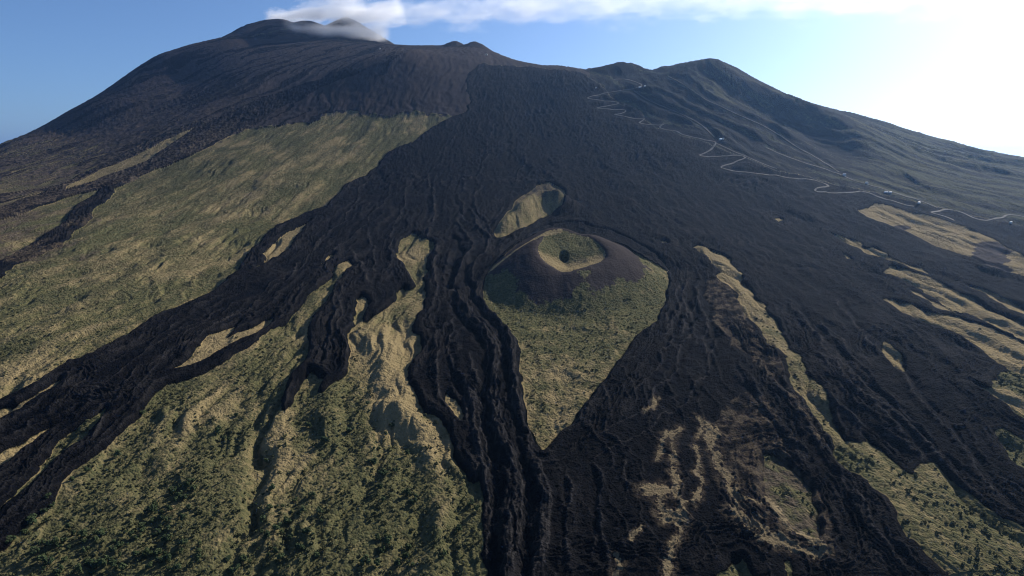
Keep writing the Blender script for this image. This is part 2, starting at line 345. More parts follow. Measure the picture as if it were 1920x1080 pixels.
ISLANDS = [
    ('narrow strip of dry grass between the two uppermost lava tongues at the left edge', [(112, 714), (75, 740), (62, 750), (0, 788), (-150, 872), (-150, 848), (0, 767), (62, 742)]),
    ('tapering dry grass strip in the middle of the left lava flow', [(148, 768), (105, 791), (60, 815), (0, 849), (-150, 932), (-150, 965), (0, 877), (67, 825), (110, 797)]),
    ('thin green grass sliver curving down the lower left lava flow', [(198, 768), (150, 797), (110, 827), (87, 860), (72, 887), (33, 920), (0, 952), (-20, 972), (-20, 976), (0, 958), (40, 923), (77, 888), (110, 854), (167, 809)]),
    ('ragged grass island between the left lava flow and its thin side branch', [(367, 655), (450, 602), (424, 631), (480, 607), (512, 592), (490, 620), (433, 647), (385, 673), (325, 693), (350, 674)]),
    ('slender grass island high in the left lava flow', [(582, 415), (533, 440), (493, 473), (480, 502), (510, 485), (550, 452)]),
    ('tiny grass sliver in the broad part of the left lava flow', [(598, 499), (612, 484), (625, 475), (618, 487)]),
    ('small grass pocket enclosed by the central lava channel', [(838, 738), (852, 750), (863, 766), (867, 790), (851, 774), (840, 758)]),
    ('long bright tan grass island right of the main cinder cone', [(1298, 462), (1313, 458), (1340, 470), (1367, 483), (1380, 503), (1390, 527), (1403, 537), (1413, 557), (1437, 573), (1453, 597),
        (1465, 627), (1480, 657), (1503, 670), (1510, 700), (1540, 723), (1550, 740), (1557, 763), (1570, 797), (1587, 823), (1617, 832), (1627, 823), (1620, 815), (1643, 833), (1673, 863), (1710, 890),
        (1725, 872), (1740, 867), (1757, 870), (1797, 907), (1843, 947), (1880, 973), (1917, 987), (2100, 1100), (2100, 1170), (1840, 1170), (1780, 1073), (1747, 1047), (1720, 1017), (1697, 1000), (1683, 973),
        (1677, 950), (1647, 920), (1597, 883), (1563, 843), (1567, 830), (1557, 817), (1533, 780), (1520, 763), (1500, 737), (1483, 718), (1480, 693), (1477, 667), (1460, 653), (1440, 643), (1427, 617), (1410, 597),
        (1393, 580), (1380, 557), (1387, 550), (1363, 533), (1343, 517), (1353, 507), (1330, 483), (1310, 468)]),
    ('forked tan grass strip just below the long right cone', [(1556, 437), (1587, 447), (1614, 455), (1622, 466), (1636, 463), (1662, 475), (1675, 486), (1697, 495), (1730, 505), (1744, 516), (1714, 505), (1675, 490), (1631, 477), (1609, 464), (1581, 453)]),
    ('broad tan grass band sloping to the right edge, upper of two', [(1655, 510), (1668, 503), (1667, 498), (1697, 503), (1743, 520), (1783, 540), (1847, 573), (1920, 603), (2100, 690), (2100, 730), (1920, 637), (1880, 617), (1847, 603), (1800, 581), (1747, 555), (1713, 532), (1680, 518)]),
    ('broad tan grass band sloping to the right edge, lower of two', [(1655, 560), (1673, 560), (1713, 573), (1763, 590), (1797, 595), (1847, 610), (1913, 638), (1930, 645), (2100, 735), (2100, 800), (1920, 700), (1873, 680), (1847, 660), (1813, 633), (1773, 617), (1730, 603), (1697, 587), (1677, 573)]),
    ('thin grass thread between the two broad tan bands at right', [(1707, 544), (1747, 565), (1803, 588), (1796, 590), (1747, 571)]),
    ('narrow tan grass strip near the right edge under the long cone', [(1810, 534), (1840, 540), (1880, 559), (1922, 580), (2060, 640), (2060, 655), (1922, 590), (1863, 562)]),
    ('lone oval grass island in the dark lava on the right', [(1658, 640), (1673, 650), (1693, 667), (1697, 692), (1683, 692), (1663, 670), (1656, 653)]),
    ('short tan grass strip at the right edge above the lower lava', [(1830, 719), (1863, 728), (1895, 732), (1925, 748), (2000, 790), (2000, 810), (1925, 774), (1880, 749)]),
    ('green grass wedge at the right edge amid dark lava', [(1867, 808), (1880, 804), (1925, 828), (2000, 870), (2000, 930), (1925, 884), (1897, 860), (1877, 828)]),
    ('tiny grass fleck in the dark lava below the forked strip', [(1581, 476), (1590, 479), (1600, 486), (1590, 485)]),
    ('pale fleck alone in the dark lava field', [(1452, 411), (1460, 409), (1468, 411), (1461, 416)]),
    ('small pale fleck in the lava above the main cone', [(1240, 452), (1247, 450), (1253, 456), (1245, 457)]),
    ('dark green shrub patch on the brown scree at lower right', [(1433, 850), (1450, 848), (1480, 867), (1500, 890), (1517, 910), (1530, 950), (1538, 987), (1533, 1005), (1493, 999), (1480, 980), (1463, 960), (1447, 937), (1433, 907), (1432, 877)]),
    ('bright green bushy knoll at the bottom edge', [(1335, 1085), (1347, 1077), (1367, 1063), (1377, 1047), (1393, 1042), (1400, 1053), (1410, 1075), (1420, 1110), (1340, 1110)]),
    ('small olive shrub strip at the bottom edge right of the bright knoll', [(1472, 1056), (1480, 1054), (1484, 1066), (1486, 1085), (1478, 1080)]),
]
CONE_MAIN = [(907, 537), (918, 505), (933, 488), (960, 460), (993, 440), (1027, 424), (1067, 418), (1093, 418), (1113, 428), (1143, 433), (1177, 446), (1213, 466), (1243, 490), (1254, 507), (1251, 537),
    (1248, 563), (1238, 580), (1233, 600), (1203, 620), (1180, 643), (1153, 680), (1120, 723), (1093, 757), (1073, 793), (1040, 820), (1017, 847), (1007, 830), (990, 797), (983, 753), (978, 720),
    (977, 700), (973, 640), (957, 617), (930, 590), (907, 560)]
CONE_SMALL = [(927, 430), (945, 407), (970, 374), (1007, 347), (1027, 342), (1045, 350), (1058, 358), (1058, 368), (1053, 383), (1027, 403), (987, 427), (935, 448)]
CONE_RIGHT = [(1609, 393), (1640, 382), (1662, 384), (1679, 390), (1730, 402), (1784, 417), (1835, 436), (1872, 453), (1925, 482), (2000, 525), (2000, 560), (1925, 518), (1876, 506), (1850, 497), (1824, 483), (1780, 468), (1758, 462), (1730, 448), (1686, 429), (1664, 420), (1631, 409), (1616, 400)]
CONE_ASH = [(915, 515), (935, 485), (960, 460), (1027, 424), (1093, 418), (1143, 433), (1180, 447), (1193, 463), (1196, 476), (1212, 503), (1201, 513), (1190, 531), (1164, 520), (1149, 524), (1138, 546), (1120, 553), (1103, 542),
    (1106, 509), (1090, 507), (1078, 505), (1090, 524), (1084, 540), (1066, 557), (1033, 566), (1002, 562), (972, 546), (965, 512), (940, 510)]
LAVA_LEFT = [(640, 133), (560, 160), (493, 182), (400, 222), (310, 250), (240, 285), (190, 310), (110, 348), (40, 375), (-150, 440), (-150, 455), (0, 412), (100, 381), (150, 364), (184, 357), (133, 397), (100, 430),
    (67, 453), (33, 473), (0, 490), (-150, 560), (-150, 620), (0, 523), (43, 493), (100, 467), (130, 447), (157, 423), (173, 403), (197, 380), (213, 355), (240, 342), (290, 317), (367, 287), (467, 240), (520, 205), (600, 165), (690, 130)]
SLIVER = [(369, 237), (313, 262), (253, 293), (187, 320), (150, 339), (117, 358), (167, 343), (230, 319), (280, 300), (310, 279), (342, 257)]
ASH_MASSIF = [(-200, 200), (0, 150), (300, 0), (600, -20), (930, -20), (930, 112), (905, 118), (877, 140), (873, 173), (882, 190), (873, 210), (840, 217), (797, 215), (760, 211), (730, 220), (697, 213), (680, 218), (653, 207), (607, 213),
    (580, 233), (547, 230), (500, 238), (467, 240), (367, 287), (290, 317), (230, 345), (110, 372), (0, 410), (-200, 480)]
# tan scree and debris streaks in the lower right: (points, half width in metres)
SCREE = [([(1313, 788), (1330, 797), (1336, 815), (1333, 838), (1343, 867), (1367, 907), (1380, 947), (1392, 973), (1420, 1003), (1467, 1010), (1500, 1028), (1540, 1040)], 5.5),
         ([(1313, 788), (1308, 820), (1312, 853), (1310, 893), (1312, 920), (1297, 937), (1277, 947)], 3.2),
         ([(1343, 800), (1347, 815), (1338, 835)], 3.0),
         ([(1277, 803), (1258, 820), (1267, 847), (1263, 880), (1270, 913), (1277, 947), (1270, 980), (1270, 1007), (1263, 1040), (1247, 1080)], 3.6),
         ([(1277, 803), (1240, 840), (1232, 862)], 3.4), ([(1222, 925), (1237, 915), (1240, 945), (1255, 962), (1270, 970)], 8.0), ([(1236, 948), (1250, 975)], 5.0), ([(1300, 940), (1304, 955)], 2.2),
         ([(1390, 935), (1424, 945)], 3.0), ([(1440, 935), (1460, 965), (1480, 990), (1530, 1012), (1550, 1035)], 4.0), ([(1385, 960), (1400, 975), (1425, 990)], 7.0),
         ([(1207, 770), (1237, 747)], 2.5), ([(1183, 1012), (1190, 1000), (1203, 985)], 1.6), ([(1155, 1040), (1163, 1060), (1156, 1085)], 3.0)]
BROWN = [(1325, 525), (1345, 522), (1380, 555), (1400, 600), (1440, 650), (1470, 690), (1490, 740), (1520, 775), (1545, 815), (1550, 838), (1520, 800), (1480, 760), (1450, 715), (1410, 670), (1370, 645), (1335, 600), (1320, 560)]
BROWN2 = [(1360, 760), (1400, 735), (1440, 750), (1460, 790), (1500, 850), (1540, 930), (1560, 1000), (1560, 1040), (1500, 1030), (1420, 1000), (1390, 960), (1350, 880), (1330, 800)]

def sdist(polys, maxd=70.0):
    """signed distance (+ inside the union) of a list of world outlines"""
    ins = np.zeros((NR, NC), bool); D = np.full((NR, NC), 1e9, F32)
    for P in polys:
        ins ^= fill(P)
        D = np.minimum(D, polydist(P, maxd, closed=True, seg=30.0)[0])
    return np.where(ins, np.minimum(D, maxd), -np.minimum(D, maxd)).astype(F32), ins

PX0 = 960 + FOC * Tg / (cp - ((Z - CAMZ) / Yg) * sp)
o_main = outline(LAVA_MAIN, 0.10); o_fore = outline(GRASS_FORE, 0.10, 6.0)
o_isl = [outline(P, 0.12, 6.0) for _, P in ISLANDS]
o_cone = outline(CONE_MAIN, 0.07, 8.0); o_small = outline(CONE_SMALL, 0.06); o_right = outline(CONE_RIGHT, 0.06)
o_left = outline(LAVA_LEFT, 0.12); o_sliv = outline(SLIVER, 0.12)
in_main = fill(o_main); in_fore = fill(o_fore); in_isl = [fill(P) for P in o_isl]
in_cone = fill(o_cone); in_small = fill(o_small); in_right = fill(o_right); in_left = fill(o_left); in_sliv = fill(o_sliv)
# ground hidden behind the cones belongs to the lava that surrounds them
in_cone |= CONE_RHO < 1.0
behind = (CONE_DY > 20) & (CONE_D > 95) & (np.abs(Xg - cc[0]) < 320) & (CONE_DY < 500)
in_cone &= ~behind
holes = in_fore.copy()
for m in in_isl: holes |= m
holes |= in_cone | in_small | in_right
LAVA = (in_main & ~holes) | (in_left & ~in_sliv)
DL = np.full((NR, NC), 1e9, F32)
for P in [o_main, o_fore, o_cone, o_small, o_right, o_left, o_sliv] + o_isl:
    DL = np.minimum(DL, polydist(P, 85, closed=True, seg=30.0)[0])
DL = np.minimum(DL, 85); SD = np.where(LAVA, DL, -DL)      # + inside lava
in_ash = fill(outline(ASH_MASSIF, 0.16)) | (Yg > 4450) | ((Yg > 3900) & (Tg < 0.05) & (PX0 < 880)); d_ash = np.minimum(polydist(outline(ASH_MASSIF, 0.16), 90, closed=True)[0], 90)
in_cash = fill(outline(CONE_ASH, 0.10, 6)) & in_cone & (CONE_RHO > 0.98)
in_ash |= (~in_main) & (Yg > 3350) & (PX0 > 842) & (PX0 < 1105)
d_ash = np.where(in_ash & (PX0 > 842), 90, d_ash)
in_ridge = (~in_main) & (~in_ash) & (Tg > 0.10) & (Yg > 1900)

# ------------------------------------------------------------------ lava relief
lavaw = sstep(0, 7, SD)                                     # 0 outside, 1 inside
far = sstep(2000, 3200, Yg)
thick = (5.6 - 3.4 * sstep(0.15, 0.4, Tg)) * (1 - 0.5 * far) + 1.5 * fbm(Xg / 160, Yg / 160, 2, 41)
wx = fbm(Xg / 95, Yg / 95, 3, 51) * 24; wy = fbm(Xg / 95 + 40, Yg / 95, 3, 52) * 30
wx2 = fbm(Xg / 30, Yg / 30, 2, 55) * 6; wy2 = fbm(Xg / 30 + 9, Yg / 30, 2, 57) * 9
a = FV + wx + wx2; b = FU + wy + wy2
lg = ridged(a / 58, b / 260, 2, 71)                          # long flow ridges
md = ridged((a + wx) / 30, b / (62 - 14 * far), 3, 75, 0.6)  # braided ridges
crest = np.maximum(1 - np.abs(perlin(a / 30 + 3, b / (330 - 210 * far), 78)) * 4, 0) ** 1.5   # thin sharp crests
qd = SD + fbm(Xg / 26, Yg / 26, 3, 181) * 7                  # levees nested parallel to the flow margins
inner = 1 - sstep(45, 80, SD)
par = (np.maximum(1 - np.abs(perlin(qd / 8.5, FU / 260, 183)) * 3.2, 0) * 1.0 - 0.45) * inner
fold = np.sin((b + 0.6 * a * np.sin(a / 60)) / 2.3 + 3 * wx2) * sstep(0.05, 0.3, fbm(Xg / 50, Yg / 50, 2, 79)) * (1 - sstep(900, 1500, Yg))
sm = fbm((FV + wx2) / 8.5, FU / 10, 3, 81, 0.65)
amp = 0.8 + 0.9 * fbm(Xg / 220, Yg / 220, 2, 85)
levee = (2.6 - 1.9 * sstep(0.15, 0.4, Tg)) * np.exp(-((SD - 11) / 7.0) ** 2)
relief = amp * ((lg - 0.35) * (4.4 - 2.4 * far) + (md - 0.3) * (2.7 + 5.0 * far) + crest * (3.2 + 3.0 * far) + par * (4.6 - 2.0 * far)) + fold * 0.45 + sm * (2.4 + 3.0 * far) + (ridged(FV / 5.5 + wx2, FU / 7.5, 2, 83) - 0.3) * 1.1 * (1 - sstep(1000, 1500, Yg)) + levee
Z = Z + lavaw * (thick + relief * sstep(2, 16, SD))
# levees and channels of the main flows: (picks, height, half width)
LIT_CRESTS = np.zeros((NR, NC)); bn = fbm(Xg / 13, Yg / 13, 3, 141); bl = fbm(Xg / 45, Yg / 45, 2, 145)
def bank(pix, h, w, amp=0.09):
    global Z, LIT_CRESTS
    P = crinkle([unproj(*q) for q in pix], amp, 8.0, len(pix) * 7 + int(abs(h) * 10), closed=False)
    D, V, S = polydist(P, w * 5, vals=[min(1, i / 6, (len(P) - 1 - i) / 6) for i in range(len(P))], seg=30)
    D = D + bn * w * 0.9; ww = w * (1 + 0.5 * bl); m = D < 1e8
    if h > 0:
        t = np.clip(1 - np.abs(D) / (ww * 2.0), 0, 1); Z = Z + lavaw * np.where(m, h * V * (0.75 + 0.7 * bl + 0.35 * bn) * t ** 1.15, 0)
        LIT_CRESTS = np.maximum(LIT_CRESTS, np.where(m, lavaw * V * np.exp(-(D / (0.42 * ww)) ** 2) * (0.6 + 0.8 * bn), 0))
    else: Z = Z + lavaw * np.where(m, h * V * (0.9 + 0.5 * bl) * np.exp(-(D / ww) ** 2), 0)
def near_lines(L, offs, h, w):
    for o in offs: bank([(x + o + 3 * math.sin(i * 1.9 + o), y) for i, (x, y) in enumerate(L)], h * (0.7 + 0.3 * math.sin(o * 3)), w)
LV1 = [(857, 417), (877, 443), (888, 463), (867, 500), (853, 530), (860, 560), (880, 597), (910, 623), (923, 647), (928, 673), (922, 700), (913, 740), (923, 787), (937, 830), (960, 863), (967, 893), (965, 953), (953, 1053), (945, 1100)]
LV2 = [(880, 393), (893, 420), (918, 455), (910, 480), (890, 497), (885, 527), (893, 560), (923, 593), (950, 613), (957, 640), (960, 700), (968, 740), (977, 787), (993, 853), (1013, 903), (1025, 953), (1019, 1020), (1003, 1100)]
CH1 = [(845, 440), (868, 470), (852, 500), (838, 535), (848, 570), (866, 600), (892, 628), (908, 655), (912, 690), (903, 740), (910, 787), (918, 830), (930, 870), (928, 930), (925, 1000), (922, 1100)]
CH2 = [(905, 470), (880, 495), (873, 527), (880, 560), (905, 593), (935, 620), (945, 645), (948, 700), (954, 740), (963, 787), (976, 853), (985, 903), (992, 953), (988, 1020), (975, 1100)]
bank(LV1, 9, 4.6); bank(LV2, 8.5, 4.6); near_lines(LV1[5:], (-9, 7, 13), 3.5, 2.6); near_lines(LV2[5:], (-8, 8), 3.2, 2.6); near_lines(CH1[8:], (-10, -22, -30), 3.5, 3.0); bank(CH1, -14, 9); bank(CH2, -12, 7.5)
bank([(820, 620), (826, 665), (820, 700), (822, 735), (832, 760), (850, 785)], 6, 5); bank([(838, 640), (845, 680), (852, 715), (868, 745), (880, 800), (890, 850)], -8, 8)
bank([(880, 660), (886, 700), (905, 735)], 6, 5); bank([(813, 383), (812, 420), (820, 470), (815, 520), (812, 580)], 6, 6)
bank([(637, 527), (628, 560), (632, 590), (622, 625), (612, 650), (598, 672)], 6, 4); bank([(645, 535), (642, 590), (637, 625), (650, 650), (651, 690)], 5, 4); bank([(627, 575), (615, 620), (605, 660), (595, 690)], -7, 4)
bank([(585, 625), (585, 660), (578, 680)], 4, 3); bank([(755, 400), (735, 440), (728, 470), (722, 510)], 6, 6); bank([(660, 470), (680, 500), (690, 540)], 5, 6)
bank([(257, 690), (240, 720), (215, 755), (195, 790), (165, 840)], 6, 4); bank([(245, 700), (222, 740), (200, 775), (180, 800)], -7, 4); bank([(300, 680), (270, 720), (240, 765)], 4, 4)
bank([(1010, 860), (1018, 905), (1030, 945), (1028, 1000), (1018, 1100)], 5, 4)
for px0, py0, px1, py1 in ((1460, 690, 1640, 1000), (1500, 730, 1700, 1080), (1430, 690, 1560, 860), (1560, 660, 1760, 900), (1600, 700, 1850, 950), (1480, 560, 1620, 760), (1560, 560, 1720, 740), (1700, 720, 1900, 960), (1290, 520, 1280, 640), (1310, 530, 1330, 680)):
    q = [(px0 + (px1 - px0) * s + 6 * math.sin(9 * s + px0), py0 + (py1 - py0) * s) for s in np.linspace(0, 1, 6)]
    bank(q, 5.5, 6); bank([(x + 10, y - 4) for x, y in q], -5, 6)

for L in ([(700, 330), (660, 390), (610, 450), (560, 510), (480, 570)], [(740, 340), (700, 400), (660, 450), (610, 510)], [(640, 420), (590, 470), (540, 530), (450, 590), (370, 640)], [(500, 560), (420, 610), (330, 660), (270, 700)],
          [(420, 580), (330, 630), (240, 690), (150, 760)], [(350, 600), (250, 660), (160, 720), (60, 790)], [(800, 330), (815, 360), (812, 400)], [(870, 330), (860, 370), (870, 400), (890, 430)], [(905, 340), (890, 370), (895, 400), (925, 440)],
          [(780, 330), (760, 380), (750, 420)], [(1280, 520), (1275, 580), (1262, 640), (1230, 700), (1180, 760)], [(1310, 560), (1300, 620), (1270, 700), (1200, 780), (1120, 830)], [(1345, 640), (1330, 700), (1290, 760), (1200, 820), (1100, 880)],
          [(1380, 680), (1420, 740), (1460, 800), (1510, 880)], [(1060, 880), (1070, 950), (1062, 1030), (1066, 1080)], [(1110, 860), (1130, 920), (1125, 1000), (1140, 1080)], [(1170, 850), (1180, 920), (1172, 960)], [(690, 430), (705, 470), (700, 520)],
          [(850, 600), (842, 640), (850, 690), (875, 740)], [(890, 760), (897, 830), (905, 900), (900, 990), (905, 1080)], [(1440, 600), (1500, 680), (1570, 760), (1640, 840)], [(1530, 600), (1610, 680), (1700, 780), (1790, 870)], [(1000, 250), (985, 300), (965, 350)], [(930, 230), (915, 290), (900, 330)], [(860, 250), (830, 300), (790, 350)]):
    bank(L, 5.0, 3.6); bank([(x - 7, y) for x, y in L], -3.5, 4.0)

# ------------------------------------------------------------------ other ground relief
grassw = 1 - lavaw
tuft = fbm(Xg / 9, Yg / 9, 3, 91, 0.65)
tuft2 = np.maximum(fbm(Xg / 22, Yg / 22, 3, 95), 0)
gull = ridged((FV + wv * 0.5) / 62, FU / 420, 3, 101)
ash_sm = np.where(in_ash | in_cash | (in_ridge & (Yg > 2600)), 0.35, 1.0)
rock = np.where(in_ash | in_ridge, 1.0, 0.0) * sstep(2300, 3200, Yg)
cgull = np.where(in_cone, 0.25, 1.0)
Z += grassw * ((tuft * 1.5 + tuft2 * 3.2) * ash_sm * np.where(CONE_RHO < 1.05, .5, 1) - np.maximum(gull - 0.30, 0) * (17 - 10 * sstep(1700, 2600, Yg)) * ash_sm * cgull * (1 - 0.5 * rock))
Z += rock * in_ridge * ((ridged((FV - 0.35 * FU + wv * 0.6) / 230, FU / 1100, 3, 201) - 0.3) * 22 + (ridged((FV - 0.35 * FU + wv * 0.6) / 85, FU / 520, 3, 205) - 0.3) * 8) * sstep(2350, 2700, Yg) * (1 - sstep(3500, 3750, Yg))
Z += rock * grassw * (ridged((FV + wv) / 70, FU / 240, 4, 111) * 6 + fbm(Xg / 30, Yg / 30, 3, 115) * 3.5)
running()

# ------------------------------------------------------------------ tracks cut into the relief
def catmull(P, step):
    P = [np.array(p, float) for p in P]; out = []
    for i in range(len(P) - 1):
        p0, p1, p2, p3 = P[max(i - 1, 0)], P[i], P[i + 1], P[min(i + 2, len(P) - 1)]
        m = max(2, int(np.hypot(*(p2 - p1)[:2]) / step))
        for j in range(m):
            t = j / m
            out.append(0.5 * (2 * p1 + (p2 - p0) * t + (2 * p0 - 5 * p1 + 4 * p2 - p3) * t * t + (3 * p1 - p0 - 3 * p2 + p3) * t ** 3))
    out.append(P[-1]); return out
TRACKS = [
    ('dirt_road', 'pale winding dirt road with hairpins climbing the dark slope on the right', 3.8, [(1150, 149), (1167, 147), (1187, 151), (1203, 157), (1195, 162), (1173, 167), (1143, 172), (1122, 177), (1102, 182), (1122, 185), (1145, 188), (1160, 192), (1142, 197), (1120, 201),
        (1147, 203), (1173, 206), (1163, 212), (1152, 214), (1172, 217), (1193, 222), (1207, 223), (1199, 229), (1213, 232), (1235, 235), (1244, 232), (1237, 240), (1248, 243), (1267, 246), (1277, 250), (1297, 256), (1322, 262), (1342, 266),
        (1333, 278), (1323, 285), (1312, 290), (1327, 292), (1363, 292), (1382, 291), (1397, 295), (1380, 302), (1353, 310), (1360, 315), (1393, 322), (1443, 328), (1510, 335), (1533, 338), (1553, 347), (1530, 353), (1533, 358), (1560, 361), (1600, 359), (1617, 357),
        (1640, 365), (1662, 373), (1688, 381), (1714, 385)]),
    ('dirt_road', 'short pale dirt road with a sharp bend near the right edge', 3.6, [(1790, 412), (1772, 404), (1747, 398), (1758, 395), (1776, 393), (1806, 399), (1828, 407), (1848, 411), (1881, 409), (1885, 406), (1907, 406), (1950, 412)]),
    ('track', 'straight faint track falling from the upper hairpin to the white station', 4.0, [(1188, 169), (1213, 182), (1247, 198), (1280, 210), (1313, 227), (1340, 256)]),
    ('track', 'faint track along the crest of the middle spur', 3.5, [(1253, 142), (1310, 180), (1360, 207), (1427, 233), (1477, 263), (1527, 290), (1573, 323)]),
    ('track', 'faint track running on from the white station below the road bend', 4.0, [(1343, 268), (1393, 290), (1457, 315)]),
    ('track', 'faint service track past the small white huts towards the lower right', 4.0, [(1437, 277), (1493, 300), (1570, 325), (1600, 338), (1660, 358), (1723, 378), (1758, 390)]),
]
TRACK_PTS = []
for nm, lb, hw, pix in TRACKS:
    P = catmull([unproj(*q) for q in pix], 9.0); zs = np.array([base_z(p[0], p[1]) for p in P])
    kx = np.ones(9) / 9; zs = np.convolve(np.pad(zs, 4, mode='edge'), kx, 'valid')
    P = [(p[0], p[1], z) for p, z in zip(P, zs)]
    D, V, S = polydist(P, 45, seg=30)
    Z = np.where(D < 1e8, Z + (Z0 - Z) * (1 - sstep(14, 40, D)), Z); TRACK_PTS.append((nm, lb, hw, P))
running()

# ------------------------------------------------------------------ cover weights stored on the vertices
nA = fbm(Xg / 140, Yg / 140, 4, 121); nB = fbm(FV / 60, FU / 300, 4, 125); nC = fbm(Xg / 35, Yg / 35, 3, 127)
PYg = 540 - FOC * (sp + ((Z - CAMZ) / Yg) * cp) / (cp - ((Z - CAMZ) / Yg) * sp)
PXg = 960 + FOC * Tg / (cp - ((Z - CAMZ) / Yg) * sp)
w_lava = sstep(-1.0, 2.5, SD + nC * 1.5)
w_lava = np.maximum(w_lava, np.where(in_ash & (PXg < 760) & ~in_sliv, 1.0 * sstep(0.0, 0.18, fbm((FV + wv) / 110, FU / 800, 4, 191, 0.6) - 0.5 * sstep(0, 1, 1 - np.hypot((PXg - 730) / 190, (PYg - 170) / 75))), 0))
sda = np.where(in_ash, d_ash, -d_ash)
w_ash = np.maximum(sstep(-18, 26, sda + nB * 45 + nC * 25) * sstep(0, 1, in_ash + (d_ash < 40)), 0)
d_cash = np.minimum(polydist(outline(CONE_ASH, 0.06, 8), 60, closed=True)[0], 60); s_cash = np.where(in_cash, d_cash, -d_cash)
w_ash = np.where(in_cone, sstep(-16, 14, s_cash + nC * 26 + fbm(Xg / 9, Yg / 9, 2, 171) * 14) * (CONE_RHO > 0.97), w_ash)
str2 = fbm((FV + wv) / 34, FU / 330, 4, 175, 0.6)
w_ash = np.where(in_ash, w_ash * (1 - sstep(0.02, 0.30, str2 + 0.30 * sstep(250, 390, PYg) - 0.30 * sstep(120, 330, PXg) + 0.04) * (PXg < 340) * sstep(225, 290, PYg)), w_ash)
w_ash = np.where(in_sliv, 0.0, w_ash)
w_ash = np.where(in_small, sstep(2130, 2230, Yg + nC * 60) * 0.55, w_ash)
w_ash = np.where(in_right, np.maximum(sstep(1815, 1840, PXg + nC * 20) * sstep(447, 458, PYg) * (1 - sstep(1880, 1900, PXg + nC * 25)), 0.8 * (1 - sstep(0.5, 1, np.hypot((PXg - 1690) / 26, (PYg - 427) / 7)))), w_ash)
w_ridge = np.where(in_ridge, 1.0, 0.0)
w_lit_crest = np.clip(crest * amp * lavaw * 0.28 + np.maximum(par, 0) * lavaw * 0.5 + LIT_CRESTS * 1.1, 0, 1)  # crest and levee lines to be lightened as if sunlit
# brown scrub: lower left flank of the massif and old lava on the right
w_brown = np.where(in_ash, sstep(120, 330, PYg + nB * 120) * (1 - sstep(420, 560, PXg)), 0)
o_b = fill(outline(BROWN, 0.15)) | fill(outline(BROWN2, 0.15))
w_brown = np.where(in_sliv, 0, w_brown * (0.35 + 0.65 * sstep(0.25, -0.1, str2)))
w_brown = np.where(o_b, sstep(-0.25, 0.25, nC + 0.1), w_brown)
w_brown = np.where((~in_main) & (~in_ash) & (PXg < 190) & (PYg > 360) & (PYg < 490), sstep(-0.3, 0.2, nB - (PXg - 60) / 300), w_brown)
w_tan = np.zeros((NR, NC))
for pix, hw in SCREE:
    P = crinkle([unproj(*q) for q in pix], 0.16, 5.0, int(hw * 31) + len(pix), closed=False)
    D, _, _ = polydist(P, 30, seg=20)
    w_tan = np.maximum(w_tan, 1 - sstep(hw * 0.75, hw * 1.25, D + nC * hw * 2.4 + fbm(Xg / 5, Yg / 5, 2, 131) * hw * 1.5))
    w_brown = np.maximum(w_brown, 0.8 * (1 - sstep(hw, hw * 3.6, D + nC * hw * 3)) * (D < 1e8))
# dryness: + straw coloured, - green
dry = nA * 1.5 + nB * 1.0 + fbm(Xg / 420, Yg / 420, 3, 151) * 0.8 - 0.05
dry -= 0.45 * sstep(0.35, 0.7, gull) * (~in_cone) * (0.4 + 0.6 * sstep(-0.2, 0.2, nA))      # scrub follows the gullies
_D = polydist([unproj(*q) for q in [(712, 640), (728, 720), (745, 775), (795, 815), (815, 870), (825, 960)]], 60)[0]
dry += 0.9 * np.exp(-(np.minimum(_D, 200) / 26) ** 2) * in_fore
dry += 0.45 * sstep(900, 1200, Yg) * in_fore + 0.3 * sstep(560, 720, PXg) * sstep(560, 640, PYg) * in_fore - 0.5 * sstep(780, 1000, PYg) * in_fore
for (lab, P), m in zip(ISLANDS, in_isl):
    v = 1.25
    if 'green' in lab or 'olive' in lab: v = -0.5
    dry = np.where(m, dry * 0.3 + v, dry)
dry = np.where(in_isl[7], dry - 0.9 * sstep(560, 640, PYg) - 0.75 * sstep(800, 880, PYg) + nA * 0.8, dry)
dry = np.where(in_cone, nC * 1.1 + nA * .9 - 0.75 + 0.95 * sstep(560, 740, PYg) + 0.5 * sstep(1190, 1210, PXg) * (1 - sstep(540, 570, PYg)), dry)
dry = np.where(CONE_RHO < 1.04, sstep(0.1, 0.55, CONE_RHO) * sstep(-5, -45, CONE_DY) * 2.6 - 0.75 + nC * 0.6 + 0.4 * sstep(.85, 1, CONE_RHO), dry)  # dry grass; sunlight on the near inner wall also put into the straw tint
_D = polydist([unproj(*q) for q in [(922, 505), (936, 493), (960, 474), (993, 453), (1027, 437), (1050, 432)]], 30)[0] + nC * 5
strip = (1 - sstep(5, 10, _D)) * in_cone; w_ash = w_ash * (1 - strip); dry = np.where(strip > 0.3, 1.3, dry);  # straw rim line: dry grass, with the lit edge painted into its colour
dry = np.where(in_cone & (CONE_RHO > 1.05), dry + 0.5 * fbm(Xg / 16, Yg / 16, 3, 211, 0.65), dry)
dry = np.where(in_sliv, 0.6, dry); dry = np.where(in_right, 1.2 + nC * 0.4, dry); dry = np.where(in_small, 0.35 + nC * 0.6, dry)
dry = np.where(in_ridge, fbm((FV - 0.35 * FU + wv * 0.6) / 60, FU / 520, 4, 207, 0.6) * 2.6 + 0.9 * sstep(1520, 1700, PXg) + nC * 0.3 - 0.1, dry)

